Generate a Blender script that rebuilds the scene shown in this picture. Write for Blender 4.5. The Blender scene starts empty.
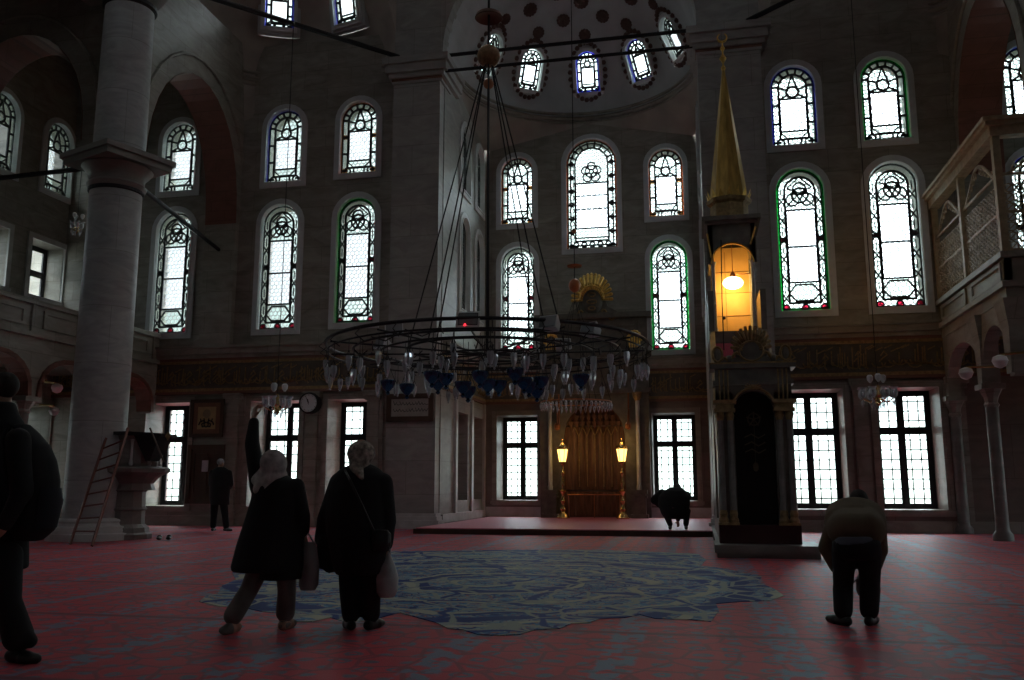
import bpy, bmesh, math, random
from mathutils import Vector, Matrix
from mathutils.geometry import tessellate_polygon
random.seed(7)
sc = bpy.context.scene
COL = sc.collection
PI = math.pi

# ------------------------------------------------------------------ camera
F = 880.0; TILT = 145.0; EYE = 1.15
YAW = math.atan(188/891.9); PIT = math.atan(TILT/F)
fw = Vector((-math.sin(YAW)*math.cos(PIT), math.cos(YAW)*math.cos(PIT), math.sin(PIT)))
rt = Vector((math.cos(YAW), math.sin(YAW), 0)); upv = rt.cross(fw)
cam = bpy.data.cameras.new('camera'); co = bpy.data.objects.new('camera', cam); COL.objects.link(co)
co.matrix_world = Matrix(((rt.x, upv.x, -fw.x, 0), (rt.y, upv.y, -fw.y, 0), (rt.z, upv.z, -fw.z, EYE), (0, 0, 0, 1)))
cam.sensor_width = 36; cam.lens = F/1024*36; cam.clip_end = 300; cam.clip_start = .05
sc.camera = co
def at(px, py, Y):                       # a point measured in the photograph, at depth Y in the hall
    r = fw*F + rt*(px-512) + upv*(340-py)
    k = Y/r.y
    return Vector((r.x*k, Y, EYE + r.z*k))

# ------------------------------------------------------------------ materials
MATS = {}
def nt(name):
    m = bpy.data.materials.new(name); m.use_nodes = True
    t = m.node_tree; b = t.nodes['Principled BSDF']; MATS[name] = m
    return m, t, b
def mat(name, col, rough=.6, metal=0, var=.15, scale=4, spec=.5, bump=0, coat=0, sheen=0, stretch=None):
    m, t, b = nt(name)
    b.inputs['Roughness'].default_value = rough; b.inputs['Metallic'].default_value = metal
    b.inputs['Specular IOR Level'].default_value = spec
    b.inputs['Coat Weight'].default_value = coat; b.inputs['Sheen Weight'].default_value = sheen
    tc = t.nodes.new('ShaderNodeTexCoord'); no = t.nodes.new('ShaderNodeTexNoise')
    no.inputs['Scale'].default_value = scale; no.inputs['Detail'].default_value = 5
    src = tc.outputs['Object']
    if stretch:
        mp = t.nodes.new('ShaderNodeMapping'); mp.inputs['Scale'].default_value = stretch
        t.links.new(src, mp.inputs['Vector']); src = mp.outputs['Vector']
    t.links.new(src, no.inputs['Vector'])
    cr = t.nodes.new('ShaderNodeValToRGB')
    cr.color_ramp.elements[0].position = .3; cr.color_ramp.elements[1].position = .7
    cr.color_ramp.elements[0].color = tuple(c*(1-var) for c in col)+(1,)
    cr.color_ramp.elements[1].color = tuple(min(1, c*(1+var)) for c in col)+(1,)
    t.links.new(no.outputs['Fac'], cr.inputs['Fac']); t.links.new(cr.outputs['Color'], b.inputs['Base Color'])
    if bump:
        bp = t.nodes.new('ShaderNodeBump'); bp.inputs['Strength'].default_value = bump; bp.inputs['Distance'].default_value = .02
        t.links.new(no.outputs['Fac'], bp.inputs['Height']); t.links.new(bp.outputs['Normal'], b.inputs['Normal'])
    return m
def marble(name, c1, c2, joint=(.10, .09, .08), bw=1.5, bh=.62, rough=.45, veins=1.0, round_=False):
    m, t, b = nt(name); N = t.nodes.new; L = t.links.new
    b.inputs['Roughness'].default_value = rough
    tc = N('ShaderNodeTexCoord'); sx = N('ShaderNodeSeparateXYZ'); L(tc.outputs['Object'], sx.inputs[0])
    ad = N('ShaderNodeMath'); ad.operation = 'ADD'; L(sx.outputs[0], ad.inputs[0]); L(sx.outputs[1], ad.inputs[1])
    cx = N('ShaderNodeCombineXYZ'); L(ad.outputs[0], cx.inputs[0]); L(sx.outputs[2], cx.inputs[1])
    br = N('ShaderNodeTexBrick'); L(cx.outputs[0], br.inputs['Vector'])
    br.inputs['Scale'].default_value = 1; br.inputs['Brick Width'].default_value = 50 if round_ else bw; br.inputs['Row Height'].default_value = bh
    br.inputs['Mortar Size'].default_value = .008; br.inputs['Mortar Smooth'].default_value = .3
    br.inputs['Color1'].default_value = (1, 1, 1, 1); br.inputs['Color2'].default_value = (.88, .87, .87, 1); br.inputs['Mortar'].default_value = (.62, .6, .58, 1)
    mp = N('ShaderNodeMapping'); mp.inputs['Scale'].default_value = (.7, .7, 1.9); mp.inputs['Rotation'].default_value = (.12, .2, 0)
    L(tc.outputs['Object'], mp.inputs['Vector'])
    n1 = N('ShaderNodeTexNoise'); n1.inputs['Scale'].default_value = 1.6; n1.inputs['Detail'].default_value = 8; n1.inputs['Roughness'].default_value = .62; n1.inputs['Distortion'].default_value = 1.1*veins
    L(mp.outputs[0], n1.inputs['Vector'])
    cr = N('ShaderNodeValToRGB'); e = cr.color_ramp.elements
    e[0].position = .25; e[0].color = c1+(1,); e[1].position = .75; e[1].color = c2+(1,)
    L(n1.outputs['Fac'], cr.inputs['Fac'])
    mx = N('ShaderNodeMix'); mx.data_type = 'RGBA'; mx.blend_type = 'MULTIPLY'; mx.inputs[0].default_value = 1
    L(cr.outputs['Color'], mx.inputs[6]); L(br.outputs['Color'], mx.inputs[7]); L(mx.outputs[2], b.inputs['Base Color'])
    bp = N('ShaderNodeBump'); bp.inputs['Strength'].default_value = .25; bp.inputs['Distance'].default_value = .01
    L(n1.outputs['Fac'], bp.inputs['Height']); L(bp.outputs['Normal'], b.inputs['Normal'])
    return m
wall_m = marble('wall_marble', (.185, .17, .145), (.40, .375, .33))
low_m = marble('brown_shaded_marble', (.15, .115, .10), (.25, .20, .175), bw=1.1, bh=1.3)  # brown marble, with the loge's shade on the right wall put into the tone
pier_m = marble('pier_marble', (.24, .235, .225), (.42, .41, .395), bw=1.9, bh=.9)
col_m = marble('column_marble', (.26, .265, .27), (.46, .465, .47), bh=1.25, veins=1.6, round_=True)
light_m = mat('pale_marble', (.50, .50, .50), .4, var=.18, scale=3)
sill_m = mat('white_plaster', (.62, .64, .66), .6, var=.08)
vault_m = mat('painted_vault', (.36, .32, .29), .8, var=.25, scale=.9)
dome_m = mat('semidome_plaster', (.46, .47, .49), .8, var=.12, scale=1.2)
red_m = marble('red_soffit', (.17, .062, .045), (.27, .105, .075), bw=.9, bh=.3)
redl_m = mat('red_trim', (.17, .075, .05), .6)
gold_m = mat('gilding', (.80, .50, .14), .35, .85, var=.3, scale=9, bump=.3)
spire_m = mat('gilded_spire', (.50, .32, .09), .42, .75, var=.35, scale=3, stretch=(3, 3, .6))
dgold_m = mat('dull_gold', (.30, .20, .09), .5, .4, var=.35, scale=12)
brass_m = mat('brass', (.72, .52, .24), .25, 1, var=.2)
copper_m = mat('copper', (.42, .17, .09), .35, .8, var=.2)
iron_m = mat('black_iron', (.018, .018, .022), .5, .5)
lead_m = mat('window_lead', (.02, .022, .024), .6)
wood_m = mat('dark_wood', (.06, .028, .016), .5, var=.3, scale=3, stretch=(1, 1, .2))
minb_m = mat('minbar_stone', (.13, .115, .095), .4, var=.3, scale=5)
pulp_m = marble('pulpit_marble', (.13, .12, .11), (.25, .235, .22), bw=60, bh=30)
caredge_m = mat('red_carpet', (.64, .13, .21), .45, var=.15, scale=40, spec=.6, sheen=.2)
panel_m = mat('inscription_ground', (.10, .088, .07), .7, var=.25)
tan_m = mat('tan_marble', (.62, .42, .20), .5, var=.15, scale=2)
paper_m = mat('cream_paper', (.62, .54, .38), .8, var=.1)
white_m = mat('white_enamel', (.62, .64, .66), .4, var=.05)
clockface_m = mat('clock_face', (.70, .72, .75), .5, var=.03)
ink_m = mat('black_ink', (.012, .012, .014), .6)
lattice_m = mat('gilt_lattice', (.40, .30, .19), .5, .2, var=.3, scale=8)
walnut_m = mat('mihrab_tiles', (.13, .06, .035), .4, .15, var=.45, scale=6, stretch=(3, 3, .4))
skin_m = mat('skin', (.42, .24, .17), .55, var=.06)
black_m = mat('black_cloth', (.010, .010, .012), .9, var=.2, sheen=0)
navy_m = mat('dark_navy_cloth', (.012, .013, .02), .9)
brownc_m = mat('brown_cloth', (.13, .095, .06), .9, var=.15)
grey_m = mat('grey_trousers', (.15, .14, .13), .9, var=.15, scale=8)
scarf_m = mat('pale_scarf', (.46, .44, .43), .85, var=.3, scale=18, bump=.6)
scarf2_m = mat('patterned_scarf', (.28, .25, .21), .85, var=.75, scale=26, bump=.5)
hair_m = mat('grey_hair', (.30, .30, .31), .8, var=.3, scale=30)
dhair_m = mat('dark_hair', (.015, .012, .01), .7)
bag_m = mat('pale_plastic_bag', (.42, .42, .43), .45, var=.2, scale=7, bump=.8)
bag2_m = mat('grey_cloth_bag', (.24, .24, .25), .8, var=.2)
leather_m = mat('black_leather', (.012, .012, .013), .35)
shirt_m = mat('pale_shirt', (.10, .105, .14), .8)
void_m = mat('dark_curtain', (.008, .006, .006), .9)
ladder_m = mat('red_ladder_paint', (.16, .045, .03), .5)

def glass_mat(name, col, gloss=.04):
    m = bpy.data.materials.new(name); m.use_nodes = True; t = m.node_tree; t.nodes.clear(); MATS[name] = m
    o = t.nodes.new('ShaderNodeOutputMaterial'); tr = t.nodes.new('ShaderNodeBsdfTransparent'); tr.inputs[0].default_value = col+(1,)
    g = t.nodes.new('ShaderNodeBsdfGlossy'); g.inputs['Roughness'].default_value = .15
    mx = t.nodes.new('ShaderNodeMixShader'); mx.inputs[0].default_value = gloss
    t.links.new(tr.outputs[0], mx.inputs[1]); t.links.new(g.outputs[0], mx.inputs[2]); t.links.new(mx.outputs[0], o.inputs[0])
    return m
g_clear = glass_mat('clear_window_glass', (.93, .96, .96))
g_pale = glass_mat('pale_border_glass', (.74, .80, .76))
g_green = glass_mat('green_glass', (.02, .34, .10))
g_blue = glass_mat('blue_glass', (.03, .07, .45))
g_amber = glass_mat('amber_glass', (.40, .15, .03))
g_red = glass_mat('ruby_glass', (.30, .008, .025))
def crystal(name, col, trans=.75):
    m, t, b = nt(name)
    b.inputs['Base Color'].default_value = col+(1,); b.inputs['Roughness'].default_value = .04
    tr = t.nodes.new('ShaderNodeBsdfTransparent'); tr.inputs[0].default_value = col+(1,)
    lw = t.nodes.new('ShaderNodeLayerWeight'); lw.inputs[0].default_value = .45
    mr = t.nodes.new('ShaderNodeMapRange'); mr.inputs[3].default_value = 1-trans; mr.inputs[4].default_value = 1
    t.links.new(lw.outputs['Facing'], mr.inputs[0])
    mx = t.nodes.new('ShaderNodeMixShader'); o = t.nodes['Material Output']
    t.links.new(mr.outputs[0], mx.inputs[0]); t.links.new(tr.outputs[0], mx.inputs[1])
    gl = t.nodes.new('ShaderNodeBsdfGlossy'); gl.inputs['Roughness'].default_value = .08; gl.inputs['Color'].default_value = (.9, .93, 1, 1) if trans > .3 else (.10, .22, .42, 1)
    m2 = t.nodes.new('ShaderNodeMixShader'); m2.inputs[0].default_value = .35
    t.links.new(b.outputs[0], m2.inputs[1]); t.links.new(gl.outputs[0], m2.inputs[2]); t.links.new(m2.outputs[0], mx.inputs[2])
    t.links.new(mx.outputs[0], o.inputs[0])
    return m
cry_m = crystal('clear_crystal', (.9, .92, .95), .62)
blueg_m = crystal('blue_crystal', (.012, .05, .12), .06)
def emis(name, col, s):
    m, t, b = nt(name); b.inputs['Base Color'].default_value = col+(1,)
    b.inputs['Emission Color'].default_value = col+(1,); b.inputs['Emission Strength'].default_value = s
    return m
def translucent(name, col, k):
    m, t, b = nt(name); b.inputs['Base Color'].default_value = col+(1,); b.inputs['Roughness'].default_value = .6
    tl = t.nodes.new('ShaderNodeBsdfTranslucent'); tl.inputs[0].default_value = col+(1,)
    mx = t.nodes.new('ShaderNodeMixShader'); mx.inputs[0].default_value = k
    t.links.new(b.outputs[0], mx.inputs[1]); t.links.new(tl.outputs[0], mx.inputs[2]); t.links.new(mx.outputs[0], t.nodes['Material Output'].inputs[0])
    return m
screen_m = translucent('milky_screen', (.62, .64, .66), .5)
lampglow_m = emis('lit_lamp_glass', (1.0, .62, .16), 2.2)
bulb_m = emis('lit_bulb', (1.0, .62, .18), 9)
redled_m = emis('red_indicator', (1, .03, .05), 1.5)
globe_m = mat('milk_glass', (.75, .76, .78), .3, var=.03)

# carpet: red field with prayer rows and teal blossoms; blue medallion as its own woven part
def carpet_material():
    m, t, b = nt('carpet_field'); N = t.nodes.new; L = t.links.new
    b.inputs['Roughness'].default_value = .52; b.inputs['Specular IOR Level'].default_value = .24
    b.inputs['Sheen Weight'].default_value = .10; b.inputs['Sheen Roughness'].default_value = .45
    b.inputs['Sheen Tint'].default_value = (1, .42, .55, 1)
    tc = N('ShaderNodeTexCoord'); O = tc.outputs['Object']
    def noise(sc_, d=3, scl=None, dist=0):
        n = N('ShaderNodeTexNoise'); n.inputs['Scale'].default_value = sc_; n.inputs['Detail'].default_value = d; n.inputs['Distortion'].default_value = dist
        if scl:
            mp = N('ShaderNodeMapping'); mp.inputs['Scale'].default_value = scl; L(O, mp.inputs[0]); L(mp.outputs[0], n.inputs['Vector'])
        else: L(O, n.inputs['Vector'])
        return n.outputs['Fac']
    def ramp(src, stops):
        r = N('ShaderNodeValToRGB'); e = r.color_ramp.elements
        while len(e) < len(stops): e.new(.5)
        for k, (p, c) in enumerate(stops): e[k].position = p; e[k].color = c+(1,)
        L(src, r.inputs[0]); return r.outputs[0]
    def mix(f, a, b_, bt='MIX'):
        x = N('ShaderNodeMix'); x.data_type = 'RGBA'; x.blend_type = bt
        if isinstance(f, float): x.inputs[0].default_value = f
        else: L(f, x.inputs[0])
        for i, v in ((6, a), (7, b_)):
            if isinstance(v, tuple): x.inputs[i].default_value = v+(1,)
            else: L(v, x.inputs[i])
        return x.outputs[2]
    base = mix(noise(1.2), (.50, .035, .05), (.66, .052, .075))
    # blossoms on a lattice
    vo = N('ShaderNodeTexVoronoi'); vo.inputs['Scale'].default_value = 4.3; vo.inputs['Randomness'].default_value = .25
    nd = N('ShaderNodeTexNoise'); nd.inputs['Scale'].default_value = 5; L(O, nd.inputs[0])
    vm = N('ShaderNodeVectorMath'); vm.operation = 'MULTIPLY_ADD'; vm.inputs[1].default_value = (.16, .16, 0); L(nd.outputs['Color'], vm.inputs[0]); L(O, vm.inputs[2]); L(vm.outputs[0], vo.inputs['Vector'])
    dots = ramp(vo.outputs['Distance'], [(0, (0, 0, 0)), (.12, (0, 0, 0)), (.16, (1, 1, 1)), (.27, (1, 1, 1)), (.33, (0, 0, 0)), (1, (0, 0, 0))])
    base = mix(dots, base, (.13, .15, .20))
    v2 = N('ShaderNodeTexVoronoi'); v2.feature = 'DISTANCE_TO_EDGE'; v2.inputs['Scale'].default_value = 3.2; L(O, v2.inputs['Vector'])
    stems = ramp(v2.outputs['Distance'], [(0, (1, 1, 1)), (.035, (.8, .8, .8)), (.06, (0, 0, 0)), (1, (0, 0, 0))])
    base = mix(stems, base, (.30, .05, .07))
    # leafy column borders running away from the camera, every 1.15 m
    w = N('ShaderNodeTexWave'); w.bands_direction = 'X'; w.inputs['Scale'].default_value = .27; w.inputs['Distortion'].default_value = .05; w.inputs['Detail Scale'].default_value = 3; L(O, w.inputs[0])
    cm = ramp(w.outputs['Fac'], [(0, (0, 0, 0)), (.86, (0, 0, 0)), (.92, (1, 1, 1)), (1, (1, 1, 1))])
    leaf = ramp(noise(7, 2), [(0, (0, 0, 0)), (.47, (0, 0, 0)), (.53, (1, 1, 1)), (1, (1, 1, 1))])
    cm = mix(1.0, cm, leaf, 'MULTIPLY')
    base = mix(cm, base, (.16, .21, .30))
    # dark row lines
    w2 = N('ShaderNodeTexWave'); w2.bands_direction = 'Y'; w2.inputs['Scale'].default_value = .13; L(O, w2.inputs[0])
    rm = ramp(w2.outputs['Fac'], [(0, (1, 1, 1)), (.002, (1, 1, 1)), (.006, (0, 0, 0)), (1, (0, 0, 0))])
    base = mix(rm, base, (.14, .03, .045))
    base = mix(.35, base, mix(noise(60, 1), (.6, .6, .6), (1.3, 1.3, 1.3)), 'MULTIPLY')
    L(base, b.inputs['Base Color'])
    bp = N('ShaderNodeBump'); bp.inputs['Strength'].default_value = .3; bp.inputs['Distance'].default_value = .01; L(noise(90, 2), bp.inputs['Height']); L(bp.outputs[0], b.inputs['Normal'])
    return m
def medallion_material():
    m, t, b = nt('carpet_medallion'); N = t.nodes.new; L = t.links.new
    b.inputs['Roughness'].default_value = .6; b.inputs['Sheen Weight'].default_value = .0; b.inputs['Specular IOR Level'].default_value = .12
    tc = N('ShaderNodeTexCoord'); O = tc.outputs['Object']
    def ramp(src, stops):
        r = N('ShaderNodeValToRGB'); e = r.color_ramp.elements
        while len(e) < len(stops): e.new(.5)
        for k, (p, c) in enumerate(stops): e[k].position = p; e[k].color = c+(1,)
        L(src, r.inputs[0]); return r.outputs[0]
    def mix(f, a, b_):
        x = N('ShaderNodeMix'); x.data_type = 'RGBA'
        L(f, x.inputs[0]) if not isinstance(f, float) else None
        for i, v in ((6, a), (7, b_)):
            if isinstance(v, tuple): x.inputs[i].default_value = v+(1,)
            else: L(v, x.inputs[i])
        return x.outputs[2]
    n = N('ShaderNodeTexNoise'); n.inputs['Scale'].default_value = 1.1; n.inputs['Detail'].default_value = 2; n.inputs['Distortion'].default_value = 1.5; L(O, n.inputs[0])
    base = ramp(n.outputs['Fac'], [(0, (.06, .17, .32)), (.42, (.07, .19, .36)), (.47, (.10, .26, .45)), (.53, (.32, .40, .42)), (.6, (.10, .25, .44)), (1, (.06, .20, .42))])
    # swirling dark-blue outlines and cream scrolls
    for scl, dist, lo, hi, c in ((1.0, 3.0, .475, .50, (.01, .035, .20)), (1.9, 3.0, .48, .52, (.36, .37, .33)), (2.6, 2.2, .46, .49, (.02, .06, .22)), (2.2, 4, .54, .57, (.38, .14, .12)), (1.3, 2.5, .55, .575, (.01, .035, .18))):
        k = N('ShaderNodeTexNoise'); k.inputs['Scale'].default_value = scl; k.inputs['Detail'].default_value = 1; k.inputs['Distortion'].default_value = dist
        mp = N('ShaderNodeMapping'); mp.inputs['Location'].default_value = (scl, dist, 0); L(O, mp.inputs[0]); L(mp.outputs[0], k.inputs[0])
        g = ramp(k.outputs['Fac'], [(0, (0, 0, 0)), (lo-.008, (0, 0, 0)), (lo, (1, 1, 1)), (hi, (1, 1, 1)), (hi+.008, (0, 0, 0)), (1, (0, 0, 0))])
        base = mix(g, base, c)
    for kind, scl, lo, hi, c in (('ring', .16, .95, 1.0, (.012, .03, .17)), ('ring', .43, .93, 1.0, (.46, .44, .34)), ('cell', .75, 0, .022, (.012, .035, .19)), ('cell', 1.7, 0, .03, (.32, .33, .30))):
        k = N('ShaderNodeTexWave' if kind == 'ring' else 'ShaderNodeTexVoronoi'); k.inputs['Scale'].default_value = scl
        mp = N('ShaderNodeMapping'); mp.inputs['Location'].default_value = (2.1, -10.9, 0); L(O, mp.inputs[0])
        nz = N('ShaderNodeTexNoise'); nz.inputs['Scale'].default_value = 1.3; nz.inputs['Detail'].default_value = 1; L(O, nz.inputs[0])
        va = N('ShaderNodeVectorMath'); va.operation = 'MULTIPLY_ADD'; va.inputs[1].default_value = (.7, .7, 0); L(nz.outputs['Color'], va.inputs[0]); L(mp.outputs[0], va.inputs[2])
        if kind == 'ring': k.wave_type = 'RINGS'; k.rings_direction = 'Z'; L(va.outputs[0], k.inputs[0]); src = k.outputs['Fac']
        else: k.feature = 'DISTANCE_TO_EDGE'; L(va.outputs[0], k.inputs['Vector']); src = k.outputs['Distance']
        g = ramp(src, [(0, (0, 0, 0)), (lo, (0, 0, 0)), (min(1, lo+.02), (1, 1, 1)), (1, (1, 1, 1))] if kind == 'ring' else [(0, (1, 1, 1)), (hi, (1, 1, 1)), (hi+.015, (0, 0, 0)), (1, (0, 0, 0))])
        base = mix(g, base, c)
    L(base, b.inputs['Base Color'])
    return m
carpet_m = carpet_material(); med_m = medallion_material()

# ------------------------------------------------------------------ mesh builder
class MB:
    def __init__(s): s.v = []; s.f = []; s.mi = []; s.cur = 0
    def add(s, vs, fs, M=None):
        o = len(s.v)
        s.v += [tuple(M @ Vector(p)) if M else tuple(p) for p in vs]
        s.f += [tuple(i+o for i in f) for f in fs]; s.mi += [s.cur]*len(fs)
        return s
    def box(s, x0, y0, z0, x1, y1, z1, M=None):
        return s.add([(x0,y0,z0),(x1,y0,z0),(x1,y1,z0),(x0,y1,z0),(x0,y0,z1),(x1,y0,z1),(x1,y1,z1),(x0,y1,z1)],
                     [(0,3,2,1),(4,5,6,7),(0,1,5,4),(1,2,6,5),(2,3,7,6),(3,0,4,7)], M)
    def lathe(s, prof, cx=0, cy=0, n=24, M=None, a0=0, a1=2*PI):
        full = abs(a1-a0-2*PI) < 1e-6; k = n if full else n+1
        vs = [(cx+r*math.cos(a0+(a1-a0)*i/n), cy+r*math.sin(a0+(a1-a0)*i/n), z) for r, z in prof for i in range(k)]
        fs = []
        for j in range(len(prof)-1):
            for i in range(n):
                b_ = (i+1) % k
                fs.append((j*k+i, j*k+b_, (j+1)*k+b_, (j+1)*k+i))
        if full:
            if prof[0][0] > 1e-5: fs.append(tuple(reversed(range(k))))
            if prof[-1][0] > 1e-5: fs.append(tuple((len(prof)-1)*k+i for i in range(k)))
        return s.add(vs, fs, M)
    def tube(s, pts, r, n=8, closed=False):
        pts = [Vector(p) for p in pts]; rr = r if isinstance(r, (list, tuple)) else [r]*len(pts)
        m = len(pts); vs = []; last = None
        for i, p in enumerate(pts):
            if closed: d = pts[(i+1) % m]-pts[i-1]
            else: d = pts[min(i+1, m-1)]-pts[max(i-1, 0)]
            if d.length < 1e-9: d = Vector((0, 0, 1))
            d.normalize()
            if last is None:
                a = Vector((0, 0, 1)) if abs(d.z) < .9 else Vector((1, 0, 0))
                u = d.cross(a).normalized()
            else:
                u = last - d*last.dot(d)
                u = u.normalized() if u.length > 1e-6 else d.orthogonal().normalized()
            last = u; w = d.cross(u)
            vs += [tuple(p+(u*math.cos(2*PI*k/n)+w*math.sin(2*PI*k/n))*rr[i]) for k in range(n)]
        fs = []
        for j in range(m if closed else m-1):
            jj = (j+1) % m
            for k in range(n): fs.append((j*n+k, j*n+(k+1) % n, jj*n+(k+1) % n, jj*n+k))
        if not closed: fs += [tuple(reversed(range(n))), tuple((m-1)*n+k for k in range(n))]
        return s.add(vs, fs)
    def ball(s, c, r, seg=14, rings=9, M=None):
        rx, ry, rz = r if isinstance(r, (tuple, list)) else (r, r, r)
        vs = [(0, 0, -1)]+[(math.cos(2*PI*i/seg)*math.cos(e), math.sin(2*PI*i/seg)*math.cos(e), math.sin(e))
              for e in [-PI/2+PI*j/rings for j in range(1, rings)] for i in range(seg)]+[(0, 0, 1)]
        fs = [(0, 1+(i+1) % seg, 1+i) for i in range(seg)]
        for j in range(rings-2):
            for i in range(seg):
                a = 1+j*seg+i; b_ = 1+j*seg+(i+1) % seg; fs.append((a, b_, b_+seg, a+seg))
        o = 1+(rings-2)*seg; fs += [(o+i, o+(i+1) % seg, len(vs)-1) for i in range(seg)]
        T = Matrix.Translation(Vector(c)) @ (M or Matrix.Identity(4)) @ Matrix.Diagonal((rx, ry, rz, 1))
        return s.add(vs, fs, T)
    def poly(s, outer, holes, fr, y0, y1):
        """a plate with holes. outer, holes: 2-D loops (u, z); fr maps (u, y, z) to 3-D; between depths y0 and y1"""
        loops = [[Vector((u, z, 0)) for u, z in outer]]+[[Vector((u, z, 0)) for u, z in h] for h in holes]
        tris = tessellate_polygon(loops); pts = [p for l in loops for p in l]; n = len(pts)
        vs = [fr(p.x, y0, p.y) for p in pts]+[fr(p.x, y1, p.y) for p in pts]
        fs = [tuple(t) for t in tris]+[tuple(n+i for i in reversed(t)) for t in tris]
        o = 0
        for l in loops:
            for i in range(len(l)):
                j = (i+1) % len(l); fs.append((o+i, o+j, n+o+j, n+o+i))
            o += len(l)
        return s.add(vs, fs)
    def loft(s, rings):
        n = len(rings[0]); vs = [p for r in rings for p in r]
        fs = [(j*n+i, j*n+(i+1) % n, (j+1)*n+(i+1) % n, (j+1)*n+i) for j in range(len(rings)-1) for i in range(n)]
        fs += [tuple(reversed(range(n))), tuple((len(rings)-1)*n+i for i in range(n))]
        return s.add(vs, fs)
    def mesh(s, name, mats, off=None, smooth=False, weld=False):
        me = bpy.data.meshes.new(name)
        o = off or Vector((0, 0, 0))
        me.from_pydata([(x-o.x, y-o.y, z-o.z) for x, y, z in s.v], [], s.f)
        for m in (mats if isinstance(mats, (list, tuple)) else [mats]): me.materials.append(m)
        for p, k in zip(me.polygons, s.mi): p.material_index = k
        bm = bmesh.new(); bm.from_mesh(me)
        if weld: bmesh.ops.remove_doubles(bm, verts=bm.verts, dist=1e-5)
        bmesh.ops.recalc_face_normals(bm, faces=bm.faces)
        bm.to_mesh(me); bm.free()
        if smooth:
            for p in me.polygons: p.use_smooth = True
            me.set_sharp_from_angle(angle=math.radians(40))
        me.update(); return me
    def build(s, name, mats, parent=None, smooth=False, off=None, weld=False):
        if off is None: off = parent_loc(parent) if parent else Vector((0, 0, 0))
        o = bpy.data.objects.new(name, s.mesh(name, mats, Vector(off), smooth, weld)); COL.objects.link(o)
        if parent: o.parent = parent
        else: o.location = off
        return o
def parent_loc(p):
    l = Vector((0, 0, 0))
    while p is not None: l = l+p.location; p = p.parent
    return l
LABELS = set()
def tag(o, label, cat, group=None, kind=None):
    o['label'] = label; o['category'] = cat
    if group: o['group'] = group
    if kind: o['kind'] = kind
    if not group:
        if label in LABELS: print('DUP LABEL', label)
        LABELS.add(label)
    return o
def thing(name, label, cat, loc=(0, 0, 0), group=None, kind=None):
    o = bpy.data.objects.new(name, None); o.empty_display_size = .1; COL.objects.link(o); o.location = loc
    return tag(o, label, cat, group, kind)
def struct(o, label, cat): return tag(o, label, cat, None, 'structure')
def copy_tree(o, parent=None):
    c = o.copy(); COL.objects.link(c)
    if parent: c.parent = parent
    for ch in [k for k in o.children]: copy_tree(ch, c)
    return c

# ------------------------------------------------------------------ plan of the hall
XC = -3.28; WY = 23.4; NB = 28.45; NL = -6.95; NR = .32; OL = -19.3; OR = 12.74; BK = -7.0; PZ = .14
TOP = 18.5
def frame_q(u, d, z): return (u, WY+d, z)            # qibla wall, d outward
def frame_n(u, d, z): return (u, NB+d, z)            # niche back wall
def frame_x(x, sgn):                                 # wall across x, outward = sgn
    return lambda u, d, z: (x+sgn*d, u, z)

def arch(cx, z0, w, z1, n=14, off=0, bot=None):
    """outline of a round-headed opening; off grows it"""
    r = w/2+off; zs = z1-w/2
    p = [(cx-r, z0-(off if bot is None else bot)), (cx+r, z0-(off if bot is None else bot))]
    p += [(cx+r*math.cos(PI*i/n), zs+r*math.sin(PI*i/n)) for i in range(n+1)]
    return p
def rect(cx, z0, w, z1, off=0): return [(cx-w/2-off, z0-off), (cx+w/2+off, z0-off), (cx+w/2+off, z1+off), (cx-w/2-off, z1+off)]

def ribbon(mb, pts, w, d0, d1, fr, closed=False):
    """flat bar following a 2-D polyline"""
    n = len(pts)
    for i in range(n if closed else n-1):
        a = Vector(pts[i]); b_ = Vector(pts[(i+1) % n]); d = b_-a
        if d.length < 1e-6: continue
        d.normalize(); q = Vector((-d.y, d.x))*w/2; a2 = a-d*w*.25; b2 = b_+d*w*.25
        c = [a2+q, a2-q, b2-q, b2+q]
        mb.add([fr(p.x, d0, p.y) for p in c]+[fr(p.x, d1, p.y) for p in c],
               [(0,1,2,3),(7,6,5,4),(0,4,5,1),(1,5,6,2),(2,6,7,3),(3,7,4,0)])

def circ(cx, cz, r, n=12, a0=0, a1=2*PI): return [(cx+r*math.cos(a0+(a1-a0)*i/n), cz+r*math.sin(a0+(a1-a0)*i/n)) for i in range(n+1)]

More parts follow.
